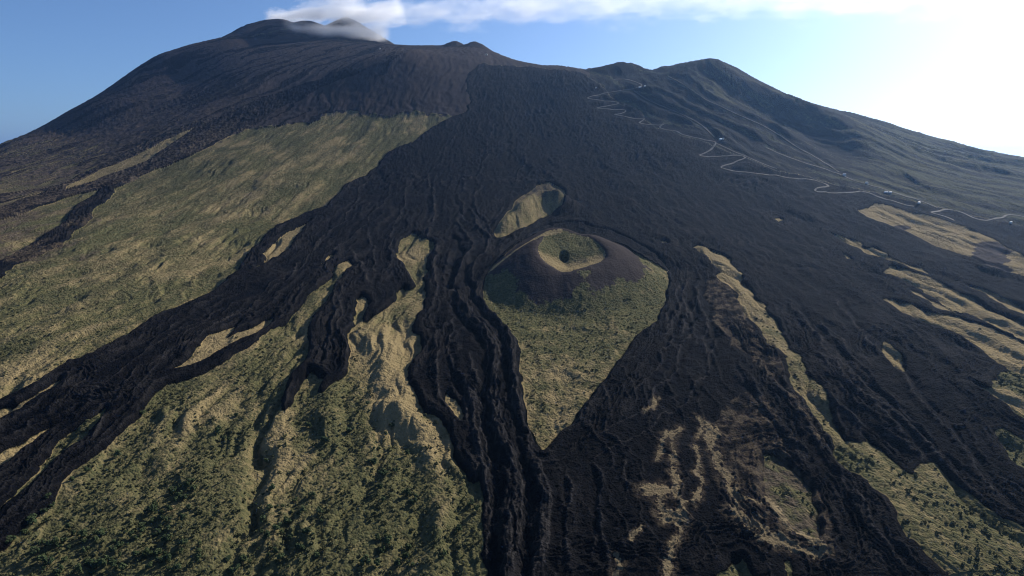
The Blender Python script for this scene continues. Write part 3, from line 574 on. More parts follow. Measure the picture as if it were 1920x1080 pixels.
# ------------------------------------------------------------------ materials
def new_mat(name):
    m = bpy.data.materials.new(name); m.use_nodes = True; nt = m.node_tree; nt.nodes.clear()
    return m, nt, Nodes(nt)
class Nodes:
    def __init__(s, nt): s.nt = nt
    def n(s, t, **kw):
        nd = s.nt.nodes.new(t)
        for k, v in kw.items():
            if k.startswith('_'): setattr(nd, k[1:], v)
        return nd
    def put(s, sock, v):
        if hasattr(v, 'is_linked') or isinstance(v, bpy.types.NodeSocket): s.nt.links.new(v, sock)
        else: sock.default_value = v
    def math(s, op, a, b=0.0, c=None, clamp=False):
        nd = s.nt.nodes.new('ShaderNodeMath'); nd.operation = op; nd.use_clamp = clamp
        s.put(nd.inputs[0], a); s.put(nd.inputs[1], b)
        if c is not None: s.put(nd.inputs[2], c)
        return nd.outputs[0]
    def ramp(s, x, lo, hi):
        nd = s.nt.nodes.new('ShaderNodeMapRange'); nd.interpolation_type = 'SMOOTHSTEP'
        s.put(nd.inputs[0], x); nd.inputs[1].default_value = lo; nd.inputs[2].default_value = hi
        return nd.outputs[0]
    def mix(s, f, a, b):
        nd = s.nt.nodes.new('ShaderNodeMix'); nd.data_type = 'RGBA'
        s.put(nd.inputs[0], f)
        for i, v in ((6, a), (7, b)):
            if isinstance(v, tuple): nd.inputs[i].default_value = (*v, 1)
            else: s.nt.links.new(v, nd.inputs[i])
        return nd.outputs[2]
    def noise(s, vec, scale, detail=4, rough=0.55):
        nd = s.nt.nodes.new('ShaderNodeTexNoise'); nd.inputs['Scale'].default_value = scale
        nd.inputs['Detail'].default_value = detail; nd.inputs['Roughness'].default_value = rough
        s.nt.links.new(vec, nd.inputs['Vector']); return nd.outputs['Fac']
    def voro(s, vec, scale, feature='F1'):
        nd = s.nt.nodes.new('ShaderNodeTexVoronoi'); nd.feature = feature; nd.inputs['Scale'].default_value = scale
        s.nt.links.new(vec, nd.inputs['Vector']); return nd.outputs['Distance']
    def attr(s, name, out='Fac'):
        nd = s.nt.nodes.new('ShaderNodeAttribute'); nd.attribute_name = name; return nd.outputs[out]

def terrain_material():
    m, nt, N = new_mat('volcanic_ground')
    geo = N.n('ShaderNodeNewGeometry'); pos = geo.outputs['Position']; flow = N.attr('flow', 'Vector')
    lava, ash, dry, brown, tan, ridge = (N.attr(k) for k in ('lava', 'ash', 'dry', 'brown', 'tan', 'ridge'))
    n_big = N.noise(pos, 1 / 60, 5); n_mid = N.noise(pos, 1 / 14, 5, 0.6); n_fine = N.noise(pos, 1 / 3.2, 4, 0.65)
    str_ = N.n('ShaderNodeVectorMath', _operation='MULTIPLY'); nt.links.new(flow, str_.inputs[0]); str_.inputs[1].default_value = (1 / 13, 1 / 75, 1)
    n_str = N.noise(str_.outputs[0], 1.0, 4)
    tuft = N.voro(pos, 1 / 3.4); clump = N.voro(pos, 1 / 8.0)
    # grass: straw <-> olive green, with darker shrubs
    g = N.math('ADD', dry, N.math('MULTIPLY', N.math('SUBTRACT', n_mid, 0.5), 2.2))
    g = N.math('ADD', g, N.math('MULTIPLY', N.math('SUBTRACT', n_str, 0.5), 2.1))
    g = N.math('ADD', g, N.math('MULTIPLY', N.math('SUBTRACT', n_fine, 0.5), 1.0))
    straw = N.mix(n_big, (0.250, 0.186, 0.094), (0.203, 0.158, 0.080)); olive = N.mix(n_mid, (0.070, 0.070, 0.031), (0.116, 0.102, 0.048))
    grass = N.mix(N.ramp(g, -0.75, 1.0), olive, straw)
    shrub = N.math('MULTIPLY', N.ramp(clump, 0.55, 0.30), N.ramp(N.math('ADD', N.math('MULTIPLY', n_mid, 0.5), N.math('SUBTRACT', N.math('MULTIPLY', n_big, 0.6), N.math('MULTIPLY', dry, 0.22))), 0.44, 0.62))
    grass = N.mix(N.math('MULTIPLY', shrub, 0.8), grass, (0.050, 0.054, 0.026))
    dark = N.math('MULTIPLY', N.ramp(n_fine, 0.52, 0.66), 0.5)
    grass = N.mix(dark, grass, (0.062, 0.062, 0.03))
    # lava
    lv = N.mix(N.ramp(n_mid, 0.35, 0.7), (0.0026, 0.0029, 0.0040), (0.0066, 0.0068, 0.0084))
    lv = N.mix(N.math('MULTIPLY', N.ramp(n_big, 0.5, 0.72), 0.55), lv, (0.0115, 0.0098, 0.0100))
    lv = N.mix(N.math('MULTIPLY', N.ramp(n_fine, 0.56, 0.70), 0.5), lv, (0.0185, 0.0180, 0.0195))
    lv = N.mix(N.math('MULTIPLY', N.attr('crest'), 0.6), lv, (0.088, 0.081, 0.078))  # sunlight on the crests painted in as paler lava
    # cinders and ash
    ac = N.mix(n_big, (0.027, 0.022, 0.021), (0.044, 0.035, 0.032)); ac = N.mix(N.math('MULTIPLY', N.ramp(n_str, 0.5, 0.75), 0.4), ac, (0.062, 0.047, 0.042))
    bc = N.mix(N.ramp(n_mid, 0.38, 0.62), (0.034, 0.026, 0.024), (0.100, 0.078, 0.052))
    rc = N.mix(N.ramp(N.math('ADD', g, 0.0), 0.0, 1.3), (0.014, 0.0145, 0.016), (0.060, 0.060, 0.034))
    col = N.mix(ridge, grass, rc)
    sel = N.math('ADD', ash, N.math('MULTIPLY', N.math('SUBTRACT', n_fine, 0.5), N.math('MULTIPLY', N.math('MULTIPLY', ash, N.math('SUBTRACT', 1.0, ash)), 5.0)))
    col = N.mix(N.ramp(sel, 0.3, 0.7), col, ac)
    lb = N.math('ADD', lava, N.math('MULTIPLY', N.math('SUBTRACT', n_fine, 0.5), 0.7))
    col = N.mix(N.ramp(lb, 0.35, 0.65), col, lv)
    col = N.mix(N.math('MULTIPLY', brown, N.ramp(n_mid, 0.30, 0.55)), col, bc)
    tb = N.math('ADD', tan, N.math('MULTIPLY', N.math('SUBTRACT', N.math('ADD', N.math('MULTIPLY', n_fine, 0.6), N.math('MULTIPLY', tuft, 0.5)), 0.60), 1.5))
    col = N.mix(N.math('MULTIPLY', N.ramp(tb, 0.45, 0.7), N.ramp(tan, 0.02, 0.25)), col, (0.190, 0.148, 0.088))
    # fine relief
    hg = N.math('ADD', N.math('MULTIPLY', tuft, -1.5), N.math('ADD', N.math('MULTIPLY', n_fine, 2.6), N.math('MULTIPLY', clump, -2.2)))
    hl = N.math('ADD', N.math('MULTIPLY', n_fine, 7.0), N.math('SUBTRACT', N.math('MULTIPLY', n_mid, 6.0), N.math('MULTIPLY', tuft, 1.6)))
    h = N.n('ShaderNodeMix', _data_type='FLOAT'); nt.links.new(lava, h.inputs[0]); nt.links.new(hg, h.inputs[2]); nt.links.new(hl, h.inputs[3])
    smooth = N.math('SUBTRACT', 1.0, N.math('MULTIPLY', ash, 0.65))
    bump = N.n('ShaderNodeBump'); bump.inputs['Distance'].default_value = 1.0
    nt.links.new(h.outputs[0], bump.inputs['Height']); nt.links.new(smooth, bump.inputs['Strength'])
    b = N.n('ShaderNodeBsdfPrincipled'); b.inputs['Roughness'].default_value = 0.95; b.inputs['Specular IOR Level'].default_value = 0.02
    nt.links.new(col, b.inputs['Base Color']); nt.links.new(bump.outputs[0], b.inputs['Normal'])
    o = N.n('ShaderNodeOutputMaterial'); nt.links.new(b.outputs[0], o.inputs['Surface'])
    return m
MAT_GROUND = terrain_material()
def plain_mat(name, c1, c2, scale, rough=0.9, bumpd=0.0):
    m, nt, N = new_mat(name); geo = N.n('ShaderNodeNewGeometry'); nz = N.noise(geo.outputs['Position'], scale, 5, 0.6)
    b = N.n('ShaderNodeBsdfPrincipled'); b.inputs['Roughness'].default_value = rough; b.inputs['Specular IOR Level'].default_value = 0.2
    nt.links.new(N.mix(N.ramp(nz, 0.3, 0.7), c1, c2), b.inputs['Base Color'])
    if bumpd:
        bp = N.n('ShaderNodeBump'); bp.inputs['Distance'].default_value = bumpd; nt.links.new(nz, bp.inputs['Height']); nt.links.new(bp.outputs[0], b.inputs['Normal'])
    o = N.n('ShaderNodeOutputMaterial'); nt.links.new(b.outputs[0], o.inputs['Surface']); return m

def mark(o, label=None, cat=None, group=None, kind=None):
    if label: o['label'] = label
    if cat: o['category'] = cat
    if group: o['group'] = group
    if kind: o['kind'] = kind
    return o

# ------------------------------------------------------------------ terrain meshes, one object for each landform
cls = np.zeros((NR, NC), np.int32)
cls[in_fore] = 8
cls[in_ash] = 6; cls[in_ridge] = 7
cls[in_main & ~holes] = 1; cls[in_left & ~in_sliv] = 2
for i, m in enumerate(in_isl): cls[m & in_main & ~in_fore] = 10 + i
cls[in_sliv] = 9
cls[in_small] = 4; cls[in_right] = 5; cls[in_cone] = 3
coords = np.stack([Xg, Yg, Z], -1).reshape(-1, 3).astype(F32)
ii, jj = np.meshgrid(np.arange(NR - 1), np.arange(NC - 1), indexing='ij')
base = (ii * NC + jj).reshape(-1)
quads = np.stack([base, base + 1, base + NC + 1, base + NC], -1)
fcls = cls[:-1, :-1].reshape(-1)
ATT = {'lava': w_lava, 'ash': w_ash, 'dry': dry, 'brown': w_brown, 'tan': w_tan, 'ridge': w_ridge, 'crest': w_lit_crest}
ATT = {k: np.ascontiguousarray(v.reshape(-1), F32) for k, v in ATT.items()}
FLOW = np.stack([FV, FU, np.zeros_like(FU)], -1).reshape(-1, 3).astype(F32)
NAMES = {0: ('hillside', 'green and straw coloured grassy flank on the left of the dark lava'),
         8: ('grassy_slope', 'grassy foreground slope with shrubs and trees between the lava flows'),
         1: ('lava_field', 'huge dark lava field spilling down the middle and right of the mountain'),
         2: ('lava_flow', 'separate dark lava flow on the upper left flank'),
         3: ('cinder_cone', 'large rounded cinder cone with a grassy crater in the middle of the lava'),
         4: ('cinder_cone', 'small breached cinder cone just above and left of the large one'),
         5: ('cinder_cone', 'long low tan cinder cone near the right edge'),
         6: ('mountain_summit', 'dark ash covered summit massif with smoking cones'),
         7: ('mountain_ridge', 'dark hazy ridge with rounded knolls on the upper right'),
         9: ('grass_island', 'thin grass sliver inside the upper left lava flow')}
def terrain_object(name, label, faces):
    used = np.unique(faces); remap = np.full(NR * NC, -1, np.int32); remap[used] = np.arange(len(used))
    f = remap[faces]; me = bpy.data.meshes.new(name)
    me.vertices.add(len(used)); me.vertices.foreach_set('co', coords[used].reshape(-1))
    me.loops.add(f.size); me.loops.foreach_set('vertex_index', f.reshape(-1).astype(np.int32))
    me.polygons.add(len(f)); me.polygons.foreach_set('loop_start', (np.arange(len(f)) * 4).astype(np.int32))
    me.polygons.foreach_set('use_smooth', np.ones(len(f), bool))
    for k, v in ATT.items():
        at = me.attributes.new(k, 'FLOAT', 'POINT'); at.data.foreach_set('value', v[used])
    at = me.attributes.new('flow', 'FLOAT_VECTOR', 'POINT'); at.data.foreach_set('vector', FLOW[used].reshape(-1))
    me.update(calc_edges=True); me.materials.append(MAT_GROUND)
    o = bpy.data.objects.new(name, me); C.objects.link(o); mark(o, label, kind='structure'); return o
for c in np.unique(fcls):
    nm, lb = NAMES[c] if c in NAMES else ('grass_island', ISLANDS[c - 10][0])
    terrain_object(nm, lb, quads[fcls == c])

def ground(px, py): return unproj(px, py)
def ground_z(x, y): return base_z(x, y)
# lowland and sea far below, out to the horizon
MAT_LOW = plain_mat('lowland', (0.06, 0.07, 0.05), (0.10, 0.10, 0.07), 1 / 900)
me = bpy.data.meshes.new('lowland'); R = 70000.0; ns = 96
vv = [(0, 0, 0.0)] + [(R * math.cos(2 * math.pi * i / ns), R * math.sin(2 * math.pi * i / ns), 0.0) for i in range(ns)]
me.from_pydata(vv, [], [(0, 1 + i, 1 + (i + 1) % ns) for i in range(ns)]); me.materials.append(MAT_LOW)
o = bpy.data.objects.new('lowland', me); C.objects.link(o); mark(o, 'pale lowland plain far below the mountain', kind='structure')
# ------------------------------------------------------------------ road ribbons
MAT_ROAD = plain_mat('road_dust', (0.062, 0.057, 0.054), (0.105, 0.095, 0.086), 1 / 12)
MAT_TRACK = plain_mat('track_cinder', (0.030, 0.029, 0.029), (0.058, 0.055, 0.050), 1 / 14)
for nm, lb, hw, P in TRACK_PTS:
    vs, fs = [], []; q = np.array(P)
    for i in range(len(q)):
        d = q[min(i + 1, len(q) - 1)] - q[max(i - 1, 0)]; d /= np.hypot(d[0], d[1]) + 1e-9
        nv = np.array((-d[1], d[0])); w = hw * (1 + 0.25 * math.sin(i * 0.7) * math.sin(i * 0.23))
        for sgn, up in ((-1.25, -2.0), (-1, 1.3), (1, 1.3), (1.25, -2.0)):
            x_, y_ = q[i, 0] + nv[0] * w * sgn, q[i, 1] + nv[1] * w * sgn; vs.append((x_, y_, base_z(x_, y_) + up))
        if i:
            b0 = (i - 1) * 4
            for e in range(3): fs.append((b0 + e, b0 + e + 1, b0 + e + 5, b0 + e + 4))
    me = bpy.data.meshes.new(nm); me.from_pydata(vs, [], fs); me.materials.append(MAT_ROAD if nm == 'dirt_road' else MAT_TRACK)
    o = bpy.data.objects.new(nm, me); C.objects.link(o); mark(o, lb, kind='structure')

# ------------------------------------------------------------------ smoke and haze
def box_mesh(name, x0, x1, y0, y1, z0, z1):
    me = bpy.data.meshes.new(name)
    v = [(x, y, z) for z in (z0, z1) for y in (y0, y1) for x in (x0, x1)]
    me.from_pydata(v, [], [(0, 2, 3, 1), (4, 5, 7, 6), (0, 1, 5, 4), (2, 6, 7, 3), (0, 4, 6, 2), (1, 3, 7, 5)]); return me
def smoke(name, label, A, B, w0, w1, dens, fade, seed, wisp=1.0):
    """billowing vapour along the line A-B; w0, w1 half widths at its ends"""
    A = Vector(A); B = Vector(B); L = (B - A).length; W = max(w0, w1) * 1.5
    me = box_mesh(name, -w0, L, -W, W, -W, W); o = bpy.data.objects.new(name, me); C.objects.link(o)
    xa = (B - A).normalized(); ya = Vector((0, 0, 1)).cross(xa).normalized(); za = xa.cross(ya)
    o.matrix_world = Matrix(((xa.x, ya.x, za.x, A.x), (xa.y, ya.y, za.y, A.y), (xa.z, ya.z, za.z, A.z), (0, 0, 0, 1)))
    m, nt, N = new_mat(name); tc = N.n('ShaderNodeTexCoord'); ob = tc.outputs['Object']
    sx = N.n('ShaderNodeSeparateXYZ'); nt.links.new(ob, sx.inputs[0])
    t = N.math('DIVIDE', sx.outputs[0], L, clamp=True)
    w = N.math('ADD', w0, N.math('MULTIPLY', N.math('POWER', t, 0.7), w1 - w0))
    rr = N.math('SQRT', N.math('ADD', N.math('MULTIPLY', sx.outputs[1], sx.outputs[1]), N.math('MULTIPLY', sx.outputs[2], sx.outputs[2])))
    off = N.n('ShaderNodeVectorMath', _operation='ADD'); nt.links.new(ob, off.inputs[0]); off.inputs[1].default_value = (seed * 911, seed * 377, 0)
    sc = N.n('ShaderNodeVectorMath', _operation='MULTIPLY'); nt.links.new(off.outputs[0], sc.inputs[0]); sc.inputs[1].default_value = (0.38, 1, 1)
    nb = N.noise(sc.outputs[0], 1 / (w0 * 1.1 + 45), 6, 0.62); nl = N.noise(sc.outputs[0], 1 / (w1 * 2.2), 2)
    e = N.math('ADD', N.math('DIVIDE', rr, w), N.math('MULTIPLY', N.math('SUBTRACT', nb, 0.5), 2.4 * wisp))
    e = N.math('ADD', e, N.math('MULTIPLY', N.math('SUBTRACT', nl, 0.5), 1.0))
    body = N.ramp(e, 0.95, 0.25)
    edge = N.math('MULTIPLY', N.ramp(sx.outputs[0], -w0 * 0.9, w0 * 0.4), N.ramp(t, 1.0, 0.85))
    rim = N.ramp(rr, W * 0.98, W * 0.8)
    d = N.math('MULTIPLY', N.math('MULTIPLY', body, edge), rim)
    d = N.math('MULTIPLY', d, N.math('MULTIPLY', dens, N.math('POWER', N.math('DIVIDE', w0, w), fade)))
    v = N.n('ShaderNodeVolumePrincipled'); v.inputs['Color'].default_value = (0.985, 0.985, 0.99, 1); v.inputs['Anisotropy'].default_value = 0.4
    nt.links.new(d, v.inputs['Density']); om = N.n('ShaderNodeOutputMaterial'); nt.links.new(v.outputs[0], om.inputs['Volume'])
    me.materials.append(m); mark(o, label, kind='stuff'); return o
smoke('smoke_plume', 'white smoke plume drifting right from the summit crater', pick(508, 34, 5950), pick(2060, -26, 5200), 70, 240, 0.015, 1.7, 1, 1.45)
smoke('smoke_plume', 'bright puff of white vapour on the right shoulder of the summit cone', pick(655, 38, 6150), pick(760, 15, 6150), 50, 150, 0.022, 1.0, 2, 1.3)
smoke('mist', 'thin mist veiling the summit cones', pick(545, 60, 5660), pick(735, 66, 5660), 105, 95, 0.011, 0.2, 5, 0.8)
smoke('smoke_plume', 'dense white vapour boiling out of the left summit crater', pick(505, 40, 6020), pick(690, 6, 6020), 50, 170, 0.020, 0.9, 4, 1.4)

MAT_HAZE, nt, N = new_mat('haze'); v = N.n('ShaderNodeVolumePrincipled'); v.inputs['Color'].default_value = (0.30, 0.55, 1.0, 1)
v.inputs['Density'].default_value = 1.6e-5; v.inputs['Anisotropy'].default_value = 0.6
om = N.n('ShaderNodeOutputMaterial'); nt.links.new(v.outputs[0], om.inputs['Volume'])
me = box_mesh('haze', -72000, 72000, -72000, 72000, -1.0, 3900.0); me.materials.append(MAT_HAZE)
o = bpy.data.objects.new('haze', me); C.objects.link(o); mark(o, 'pale blue haze filling the air round the mountain', kind='stuff')

# ------------------------------------------------------------------ shrubs (uncountable) and trees
def leaf_mat(name, c1, c2):
    m, nt, N = new_mat(name); geo = N.n('ShaderNodeNewGeometry'); oi = N.n('ShaderNodeObjectInfo')
    nz = N.noise(geo.outputs['Position'], 1 / 2.2, 3); f = N.math('ADD', N.math('MULTIPLY', oi.outputs['Random'], 0.6), N.math('MULTIPLY', nz, 0.5))
    b = N.n('ShaderNodeBsdfPrincipled'); b.inputs['Roughness'].default_value = 0.85; b.inputs['Specular IOR Level'].default_value = 0.08
    nt.links.new(N.mix(N.ramp(f, 0.15, 0.95), c1, c2), b.inputs['Base Color'])
    o = N.n('ShaderNodeOutputMaterial'); nt.links.new(b.outputs[0], o.inputs['Surface']); return m
MAT_TREE = leaf_mat('tree_leaf', (0.026, 0.040, 0.018), (0.062, 0.080, 0.034)); MAT_SHRUB = leaf_mat('shrub_leaf', (0.048, 0.054, 0.024), (0.115, 0.110, 0.052))
MAT_BARK = plain_mat('bark', (0.05, 0.04, 0.03), (0.09, 0.07, 0.055), 1.2)
def leafy(name, rad, hgt, z0, lumps, leaves, lsize, seed, mat):
    """crown: leaf-clump faces spread through several uneven lobes"""
    r = random.Random(seed); vs, fs = [], []; L = []
    for i in range(lumps):
        a = r.uniform(0, 6.28); d = rad * 0.62 * math.sqrt(r.random()); z = z0 + hgt * (0.18 + 0.70 * r.random() * (1 - 0.45 * d / rad))
        L.append((d * math.cos(a), d * math.sin(a), z, rad * r.uniform(0.30, 0.52)))
    for i in range(leaves):
        cx_, cy_, cz_, R_ = r.choice(L); u = Vector((r.gauss(0, 1), r.gauss(0, 1), r.gauss(0.25, 1))).normalized()
        p = Vector((cx_, cy_, cz_)) + u * R_ * r.uniform(0.55, 1.05); p.z = max(p.z, z0 * 0.7)
        nrm = (u + Vector((r.uniform(-.7, .7), r.uniform(-.7, .7), r.uniform(-.3, .9)))).normalized()
        ta = nrm.orthogonal().normalized(); tb = nrm.cross(ta); sz = lsize * r.uniform(0.6, 1.3); b0 = len(vs)
        for k in range(5):
            an = k * 1.257 + r.uniform(-.3, .3); vs.append(p + (ta * math.cos(an) + tb * math.sin(an)) * sz * r.uniform(0.6, 1.1) + nrm * r.uniform(-.15, .15) * sz)
        fs.append(tuple(range(b0, b0 + 5)))
    me = bpy.data.meshes.new(name); me.from_pydata([tuple(v) for v in vs], [], fs); me.materials.append(mat); return me
def trunk_mesh(name, h, r0, seed):
    r = random.Random(seed); vs, fs = [], []
    def limb(a, b, ra, rb):
        a = Vector(a); b = Vector(b); d = (b - a).normalized(); u = d.orthogonal().normalized(); w = d.cross(u); k0 = len(vs)
        for p, rr in ((a, ra), ((a + b) / 2 + u * ra * 0.4, (ra + rb) / 2), (b, rb)):
            for k in range(6): vs.append(tuple(p + (u * math.cos(k * 1.047) + w * math.sin(k * 1.047)) * rr))
        for lv in range(2):
            for k in range(6): fs.append((k0 + lv * 6 + k, k0 + lv * 6 + (k + 1) % 6, k0 + lv * 6 + 6 + (k + 1) % 6, k0 + lv * 6 + 6 + k))
    limb((0, 0, -1.2), (r.uniform(-.3, .3), r.uniform(-.3, .3), h), r0, r0 * 0.35)
    for k in range(5):
        a = k * 1.257 + r.uniform(-.4, .4); z = h * r.uniform(0.35, 0.8); l = h * r.uniform(0.3, 0.5)
        limb((0, 0, z), (l * math.cos(a), l * math.sin(a), z + l * 0.6), r0 * 0.4, r0 * 0.12)
    me = bpy.data.meshes.new(name); me.from_pydata(vs, [], fs); me.materials.append(MAT_BARK); return me
TREE_VAR = [(leafy('tree_crown', 4.4 + 0.5 * (i % 3), 7.0 + (i % 4), 1.6, 9 + i % 4, 520, 0.85, 300 + i, MAT_TREE), trunk_mesh('tree_trunk', 6.5 + (i % 3), 0.38, 320 + i)) for i in range(6)]
SHRUB_VAR = []
for i in range(5):
    me = leafy('shrub_leaves', 1.0, 0.9, 0.15, 5, 60, 0.34, 400 + i, MAT_SHRUB); SHRUB_VAR.append(bpy.data.objects.new('shrub_source', me))
TREES = {
 'dark green tree casting a long shadow in the thicket at the bottom left corner': ('trees in the bottom left thicket', [(80, 1023), (100, 1025), (93, 1058), (80, 1056), (126, 993), (158, 1008), (161, 1034), (186, 1006), (213, 1034), (225, 1025), (178, 1062), (195, 1058), (213, 1062), (169, 1060), (66, 1040), (140, 1003), (120, 1018), (148, 1072), (230, 1068), (110, 1075)], 2, 14),
 'dark green bush growing against the right margin of the lower left lava flow': ('bushes along the left lava margin', [(91, 934), (83, 962), (61, 984), (20, 1017), (98, 950), (46, 1000), (133, 902), (165, 885)], 0, 0),
 'dark green tree in the dense wooded strip left of the bottom centre': ('trees in the dense wooded strip', [(267, 999), (247, 1008), (275, 962), (315, 995), (306, 975), (256, 1043), (273, 1041), (297, 1041), (313, 1015), (315, 1052), (345, 1025), (330, 941), (345, 936), (325, 925), (295, 1002), (337, 933), (363, 920), (353, 953), (267, 987), (287, 960), (333, 1070), (300, 1053), (370, 1037), (373, 1053), (285, 980), (320, 960), (345, 975), (280, 1065), (360, 905), (350, 915)], 2, 16),
 'tree standing on the grassy slope right of the dense wooded strip': ('scattered trees of the lower slope', [(427, 1053), (457, 1057), (510, 920), (493, 980), (567, 960), (540, 983), (520, 993), (530, 953), (553, 940), (527, 1053), (593, 1047), (560, 1033), (500, 1010), (478, 1025), (545, 1010), (575, 1000), (585, 930), (600, 965), (515, 1040), (440, 1070), (505, 955), (490, 1000)], 1, 14),
 'lone round tree on the mid slope between the two left lava flows': ('lone trees of the mid slope', [(580, 803), (420, 823), (443, 780), (220, 857), (267, 777), (577, 800), (500, 870), (610, 830), (410, 815), (430, 828)], 0, 0),
 'dark tree in the shaded hollow left of the grassy spur': ('trees in the hollow below the spur', [(713, 920), (780, 933), (723, 817), (710, 843), (763, 853), (700, 870), (690, 760), (670, 775), (742, 885), (718, 890), (775, 945), (735, 800), (655, 810), (765, 930), (720, 940)], 1, 10),
 'large dark tree at the bottom edge near the central lava channel': ('trees at the bottom edge by the channel', [(687, 1060), (710, 1013), (760, 1047), (833, 1043), (860, 997), (883, 947), (893, 960), (715, 1035), (745, 1060), (775, 1062), (705, 1060), (728, 1020), (765, 1030)], 1, 12),
}
rt = random.Random(21); n_tree = 0
def place_tree(px, py, label, group, sc):
    global n_tree
    p = unproj(px, py); z = base_z(p[0], p[1]); crown, trunk = TREE_VAR[rt.randrange(6)]
    root = bpy.data.objects.new('bush' if 'bush' in label.split(' tree')[0] else 'tree', None); C.objects.link(root); root.location = (p[0], p[1], z - 0.3); root.rotation_euler = (0, 0, rt.uniform(0, 6.28))
    root.scale = (sc * rt.uniform(0.85, 1.2), sc * rt.uniform(0.85, 1.2), sc * rt.uniform(0.8, 1.15)); root.empty_display_size = 1
    mark(root, label, root.name.split('.')[0], group)
    for nm, me in (('trunk', trunk), ('crown', crown)):
        o = bpy.data.objects.new(nm, me); C.objects.link(o); o.parent = root
    n_tree += 1
for label, (group, spots, extra, jit) in TREES.items():
    for (px, py) in spots:
        place_tree(px, py, label, group, rt.uniform(0.7, 1.25))
        for e in range(extra):
            if rt.random() < 0.75: place_tree(px + rt.gauss(0, jit), py + rt.gauss(0, jit * 0.7), label.replace('large dark tree', 'small bush').replace('dark green tree casting a long shadow', 'small bush between the trees').replace('dark green tree', 'small bush').replace('tree standing', 'small bush growing low').replace('dark tree', 'small bush'), group.replace('trees', 'bushes'), rt.uniform(0.35, 0.75))
# low shrubs: points on the grass with size and turn, drawn with geometry nodes
grass_ok = ((~LAVA) & (SD < -3) & (w_ash < 0.3) & (w_brown < 0.5) & (np.abs(Tg) < 1.03) & (Yg > 560) & (Yg < 1650))
cell = np.gradient(Ys)[:, None] * np.gradient(TX)[None, :] * Yg
prob = cell * grass_ok * np.clip(0.004 + 0.016 * sstep(0.15, -0.7, dry) + 0.014 * sstep(0.05, 0.35, fbm(Xg / 70, Yg / 70, 3, 161)), 0, 1) * (1 - 0.9 * sstep(800, 1500, Yg)) * np.where(in_cone, 1.6, 1.0) * (CONE_RHO > 1.05) * np.where(dry > 0.8, 0.06, 1.0)
pr = RNG.random((NR, NC)) < prob
ri, ci = np.nonzero(pr); jx = RNG.uniform(-.5, .5, len(ri)); jy = RNG.uniform(-.5, .5, len(ri))
sx_ = Xg[ri, ci] + jx * np.gradient(TX)[ci] * Yg[ri, ci]; sy_ = Yg[ri, ci] + jy * np.gradient(Ys)[ri]
sz_ = np.array([base_z(x, y) for x, y in zip(sx_, sy_)]) - 0.2
me = bpy.data.meshes.new('shrubs'); me.vertices.add(len(ri)); me.vertices.foreach_set('co', np.stack([sx_, sy_, sz_], -1).astype(F32).reshape(-1))
sc_ = ((0.8 + 2.6 * RNG.random(len(ri)) ** 2.2) * np.where(in_cone[ri, ci], 0.8, 1.0)).astype(F32)
at = me.attributes.new('size', 'FLOAT', 'POINT'); at.data.foreach_set('value', sc_)
at = me.attributes.new('turn', 'FLOAT', 'POINT'); at.data.foreach_set('value', (RNG.random(len(ri)) * 6.28).astype(F32))
at = me.attributes.new('pickv', 'INT', 'POINT'); at.data.foreach_set('value', RNG.integers(0, 5, len(ri)).astype(np.int32))
shr = bpy.data.objects.new('shrubs', me); C.objects.link(shr); mark(shr, 'low olive and dark green shrubs dotting the grassy slopes', kind='stuff')
ng = bpy.data.node_groups.new('shrub_scatter', 'GeometryNodeTree')
ng.interface.new_socket('Geometry', in_out='INPUT', socket_type='NodeSocketGeometry'); ng.interface.new_socket('Geometry', in_out='OUTPUT', socket_type='NodeSocketGeometry')
gi = ng.nodes.new('NodeGroupInput'); go = ng.nodes.new('NodeGroupOutput'); iop = ng.nodes.new('GeometryNodeInstanceOnPoints'); gg = ng.nodes.new('GeometryNodeGeometryToInstance')
for so in SHRUB_VAR:
    oi = ng.nodes.new('GeometryNodeObjectInfo'); oi.inputs['Object'].default_value = so; oi.inputs['As Instance'].default_value = True; ng.links.new(oi.outputs['Geometry'], gg.inputs[0])
def named(nm, ty):
    nd = ng.nodes.new('GeometryNodeInputNamedAttribute'); nd.data_type = ty; nd.inputs[0].default_value = nm; return nd.outputs[0]
cx3 = ng.nodes.new('ShaderNodeCombineXYZ'); ng.links.new(named('turn', 'FLOAT'), cx3.inputs[2])
ng.links.new(gi.outputs[0], iop.inputs['Points']); ng.links.new(gg.outputs[0], iop.inputs['Instance']); iop.inputs['Pick Instance'].default_value = True
ng.links.new(named('pickv', 'INT'), iop.inputs['Instance Index']); ng.links.new(cx3.outputs[0], iop.inputs['Rotation']); ng.links.new(named('size', 'FLOAT'), iop.inputs['Scale'])
ng.links.new(iop.outputs[0], go.inputs[0]); md_ = shr.modifiers.new('scatter', 'NODES'); md_.node_group = ng

# ------------------------------------------------------------------ huts and station buildings
MAT_WALL = plain_mat('white_render', (0.72, 0.72, 0.70), (0.80, 0.80, 0.78), 1 / 3); MAT_ROOF = plain_mat('metal_roof', (0.62, 0.63, 0.64), (0.78, 0.78, 0.78), 1 / 4, 0.5)
MAT_DOOR = plain_mat('dark_door', (0.06, 0.05, 0.045), (0.09, 0.07, 0.06), 1); MAT_GLASS = plain_mat('window_glass', (0.03, 0.04, 0.05), (0.06, 0.07, 0.08), 1, 0.15)
def boxv(vs, fs, x0, x1, y0, y1, z0, z1):
    b = len(vs); vs += [(x, y, z) for z in (z0, z1) for y in (y0, y1) for x in (x0, x1)]
    fs += [tuple(b + k for k in f) for f in ((0, 2, 3, 1), (4, 5, 7, 6), (0, 1, 5, 4), (2, 6, 7, 3), (0, 4, 6, 2), (1, 3, 7, 5))]
def part(name, vs, fs, mat, parent):
    me = bpy.data.meshes.new(name); me.from_pydata(vs, [], fs); me.materials.append(mat); o = bpy.data.objects.new(name, me); C.objects.link(o); o.parent = parent; return o
